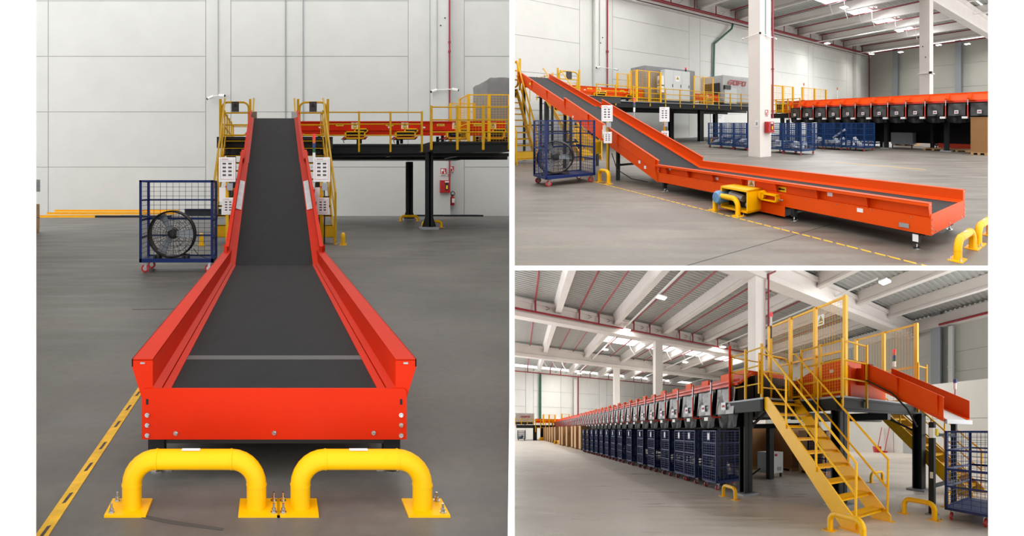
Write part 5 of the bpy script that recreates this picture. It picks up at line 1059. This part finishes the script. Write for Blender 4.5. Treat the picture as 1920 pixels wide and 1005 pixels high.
for z in (.25, .65): t.part('gate_bar', MB().tube([(-.5, 0, z), (.5, 0, z)], .018, 6), 'yellow')
t.part('warning_plate', MB().box(-.1, -.03, .7, .1, -.02, 1.0), 'cabinet')
tf = fence(SB, (5.9, 6.83), (5.9, 4.19), HB, 4.81, 3, 'tall yellow mesh fence with warning sign above the stair, lower right panel', mid=.46, post=.085, cell=.075, wire=.0035)
warn_parts(tf, (-.06, -1.98, 1.92), (0,-1,0), .2, .26, (-1,0,0))
tf = fence(SB, (9.2, 6.1), (9.2, 4.1), HB, 4.85, 2, 'yellow mesh fence behind the chute, lower right panel', mid=.46, post=.1, cell=.09, wire=.004)
t = T('signal_tower', 'signal tower with red, amber, blue and green lamps before the second fence', 'signal light', SB, (8.9, 4.6, HB+.7)); stack_light(t, (0, 0, 0), .05, base=.42)
t = T('signal_tower', 'thin signal tower with red cap at the landing beside the column', 'signal light', SB, (5.5, 6.3, HB)); t.part('signal_pole', MB().tube([(0,0,0),(0,0,1.75)], .03, 6), 'yellow'); t.part('cable_sleeve', MB().tube([(0,0,1.75),(0,0,2.1)], .025, 6), 'black'); t.part('lamp_body', MB().tube([(0,0,2.1),(0,0,2.35)], .03, 6), 'white'); t.part('lamp_segment', MB().tube([(0,0,2.35),(0,0,2.47)], .04, 8), 'lamp_red')
solo('orange_post', MB().tube([(4.5, 6.85, HB), (4.5, 6.85, 4.0)], .035, 8), 'orange', SB, 'slim orange post at the left end of the landing, lower right panel', 'post')
t = T('induction_unit', 'big orange induction unit on the platform behind the yellow rails, lower right panel', 'machine', SB, (6.35, 4.35, HB))
t.part('hull', MB().prism([(0, 0, .03), (0, 2.4, .03), (0, 2.4, .5), (0, 1.6, .72), (0, .8, .98), (0, .25, 1.0), (0, 0, .75)], (1.6, 0, 0)), 'orange'); t.part('vent_opening', MB().box(-.02, 1.75, .1, .2, 2.3, .55), 'black'); t.part('roller_top', MB().box(.1, .3, .98, 1.5, .9, 1.06), 'steel_dark')
t.part('slot', MB().box(-.012, 1.1, .45, 0, 1.14, .6), 'black'); t.part('white_sticker', MB().box(-.012, .5, .7, 0, .62, .78), 'paper')
t = T('transfer_hood', 'orange hood between the sorter and the induction unit, lower right panel', 'machine', SB, (5.2, 6.95, 2.9)); t.part('hood', MB().prism([(0, 0, 0), (0, 1.4, 0), (0, 1.2, .35), (0, .5, .62), (0, 0, .55)], (1.4, 0, 0)), 'orange')
tx = incline_conveyor(SB, (7.3, 2.42, 0), [(0, 1.95), (1.75, 2.95), (2.7, 3.02)], 'orange chute conveyor sloping down to the right, lower right panel', hgt=.36, low=.05)
for o in tx.o.children:
    if o.name.startswith('belt'): o.data.materials[0] = MATS['cabinet']
tx.part('end_lip', MB().box(-.7, -.06, 1.86, .7, 0, 1.95), 'zinc')
for a, b, h in ((-.58, .26, 1.9), (.58, .26, 1.9)):
    lg = tx.part('leg', MB().box(a-.05, b-.05, .02, a+.05, b+.05, h), 'steel_dark'); tx.part('foot_plate', MB().box(a-.1, b-.1, 0, a+.1, b+.1, .02), 'grey_box', lg)
tx.part('cross_bar', MB().box(-.58, .22, .55, .58, .28, .62).box(-.58, .22, 1.6, .58, .28, 1.66), 'steel_dark'); tx.part('switch_box', MB().box(-.78, .16, 1.58, -.63, .24, 1.78), 'white'); tx.part('push_button', MB().box(-.68, .13, 1.62, -.6, .17, 1.76), 'sign_yellow'); tx.part('leg_sticker', MB().box(-.635, .22, .75, -.632, .28, .88), 'paper')
tx.part('cable', MB().tube([(-.75, 2.0, 2.95), (-.78, 1.6, 2.9), (-.78, 1.0, 2.55), (-.74, .7, 2.2), (-.7, .5, 1.8)], .018, 6), 'black', smooth=True)
t = T('signal_tower', 'signal light with blue cap rising behind the chute end, lower right panel', 'signal light', SB, (8.15, 2.75, 2.0)); t.part('signal_pole', MB().tube([(0,0,0),(0,0,.7)], .018, 6), 'zinc'); t.part('lamp_base', MB().tube([(0,0,.7),(0,0,.84)], .035, 8), 'white'); t.part('lamp_segment', MB().tube([(0,0,.84),(0,0,.93)], .04, 8), 'lamp_blue'); t.part('pole_foot', MB().box(-.04, -.04, -.1, .04, .04, .03), 'yellow')
# floor things
bollard(SB, (4.24, 6.48, 0), .56, .33, .045, 90, 'yellow barrier hoop before the first navy cart, lower right panel')
bollard(SB, (4.27, 3.02, 0), .62, .36, .05, 92, 'yellow barrier hoop at the foot of the front stair, lower right panel')
bollard(SB, (6.35, 2.78, 0), .58, .36, .05, 90, 'yellow barrier hoop right of the front stair foot, lower right panel')
bollard(SB, (9.5, 5.5, 0), .7, .36, .05, 0, 'yellow barrier hoop behind the platform, lower right panel', bolts=False)
bollard(SB, (7.9, 2.75, 0), .5, .36, .05, 0, 'yellow barrier hoop behind the blue cart, lower right panel', bolts=False)
cart(SB, (7.2, 2.02, 0), 1.35, .72, 'blue wire cage cart at the right edge under the chute, lower right panel', H=1.72, col='navy', closed='klr', nh=8, wire=.007)
cart(SB, (7.25, 1.2, 0), 1.35, .72, 'blue wire cage cart cut off by the right edge, lower right panel', H=1.72, col='navy', closed='klr', nh=8, wire=.007)
cart(SB, (9.4, 7.6, 0), 1.0, .9, 'navy wire cage cart seen through the stair under the platform', H=1.7, nh=7, wire=.012)
t = T('control_box', 'light grey switch cabinet on legs under the platform, lower right panel', 'cabinet', SB, (7.35, 8.5, 0)); t.part('cabinet_body', MB().box(-.3, -.35, .16, .35, .35, .92), 'cabinet'); t.part('main_switch', MB().box(-.05, -.37, .78, .05, -.35, .86), 'red'); t.part('vent_grille', MB().box(.05, -.36, .25, .25, -.35, .38), 'grey_box')
for a in (-.25, .3): t.part('leg', MB().box(a-.03, -.3, 0, a+.03, -.24, .16), 'steel_dark')
t.part('cable', MB().tube([(-.3, .2, .3), (-.6, .3, .08), (-.9, .5, .03)], .03, 6), 'black')
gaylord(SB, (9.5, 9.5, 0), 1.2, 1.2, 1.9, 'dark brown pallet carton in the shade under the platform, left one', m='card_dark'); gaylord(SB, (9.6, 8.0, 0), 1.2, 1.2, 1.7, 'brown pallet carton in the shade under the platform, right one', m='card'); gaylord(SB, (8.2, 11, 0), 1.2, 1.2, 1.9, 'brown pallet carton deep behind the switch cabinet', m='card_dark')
t = T('mop_bucket', 'red mop bucket at the white office wall, lower right panel', 'bucket', SB, (21.6, 12.5, 0)); t.part('bucket', MB().lathe((0,0,0), (0,0,1), [(.25,0),(.33,.45),(.3,.45),(.24,.05)], 12), 'bucket_red')
for b, lb in ((12.6, 'leaning over the bucket'), (12.0, 'right of the bucket')):
    t = T('broom', 'red-handled broom leaning on the office wall, '+lb, 'broom', SB, (21.8, b, 0)); t.part('handle', MB().tube([(0,0,.1),(.4,-.15,1.9)], .03, 6), 'castor_red'); t.part('broom_head', MB().box(-.08, -.2, 0, .08, .2, .12), 'bucket_red')
t = T('wall_fixture', 'small black fixture on the white office wall, lower right panel', 'fixture', SB, (22.3, 11.9, 2.25)); t.part('fixture_body', MB().box(-.1, -.15, 0, 0, .15, .1), 'black')

# ================================================================ every hall ends at its own partition and shelf
import bmesh
bpy.context.view_layer.update()
def trim(ob, co, no):
    """cut off what would stick through the partition (co, no in world space)"""
    mw = ob.matrix_world; ds = [(mw @ Vector(c)-co).dot(no) for c in ob.bound_box]
    if max(ds) <= 0: return True
    if min(ds) >= 0: return False
    if ob.data.users > 1: ob.data = ob.data.copy()
    bm = bmesh.new(); bm.from_mesh(ob.data); im = mw.inverted()
    bmesh.ops.bisect_plane(bm, geom=bm.verts[:]+bm.edges[:]+bm.faces[:], plane_co=im @ co, plane_no=no, clear_outer=True)
    n = len(bm.faces); bm.to_mesh(ob.data); bm.free()
    return n > 0
for ob, st_ in list(HALL.items()):
    try: ob.name
    except ReferenceError: continue            # already removed with its parent
    if st_ is SL: pl = [(V(-.012, 0, 0), V(1, 0, 0))]
    elif st_ is ST: pl = [(V(.012, 0, 0), V(-1, 0, 0)), (V(0, 0, CZ+.012), V(0, 0, -1))]
    elif st_ is SB: pl = [(V(.012, 0, 0), V(-1, 0, 0)), (V(0, 0, CZ-.03), V(0, 0, 1))]
    else: continue
    for co, no in pl:
        if not trim(ob, co, no):
            for ch in list(ob.children):
                bpy.data.objects.remove(ch)
            bpy.data.objects.remove(ob); break
for ob in list(bpy.data.objects):
    if ob.type == 'EMPTY' and not ob.children: bpy.data.objects.remove(ob)
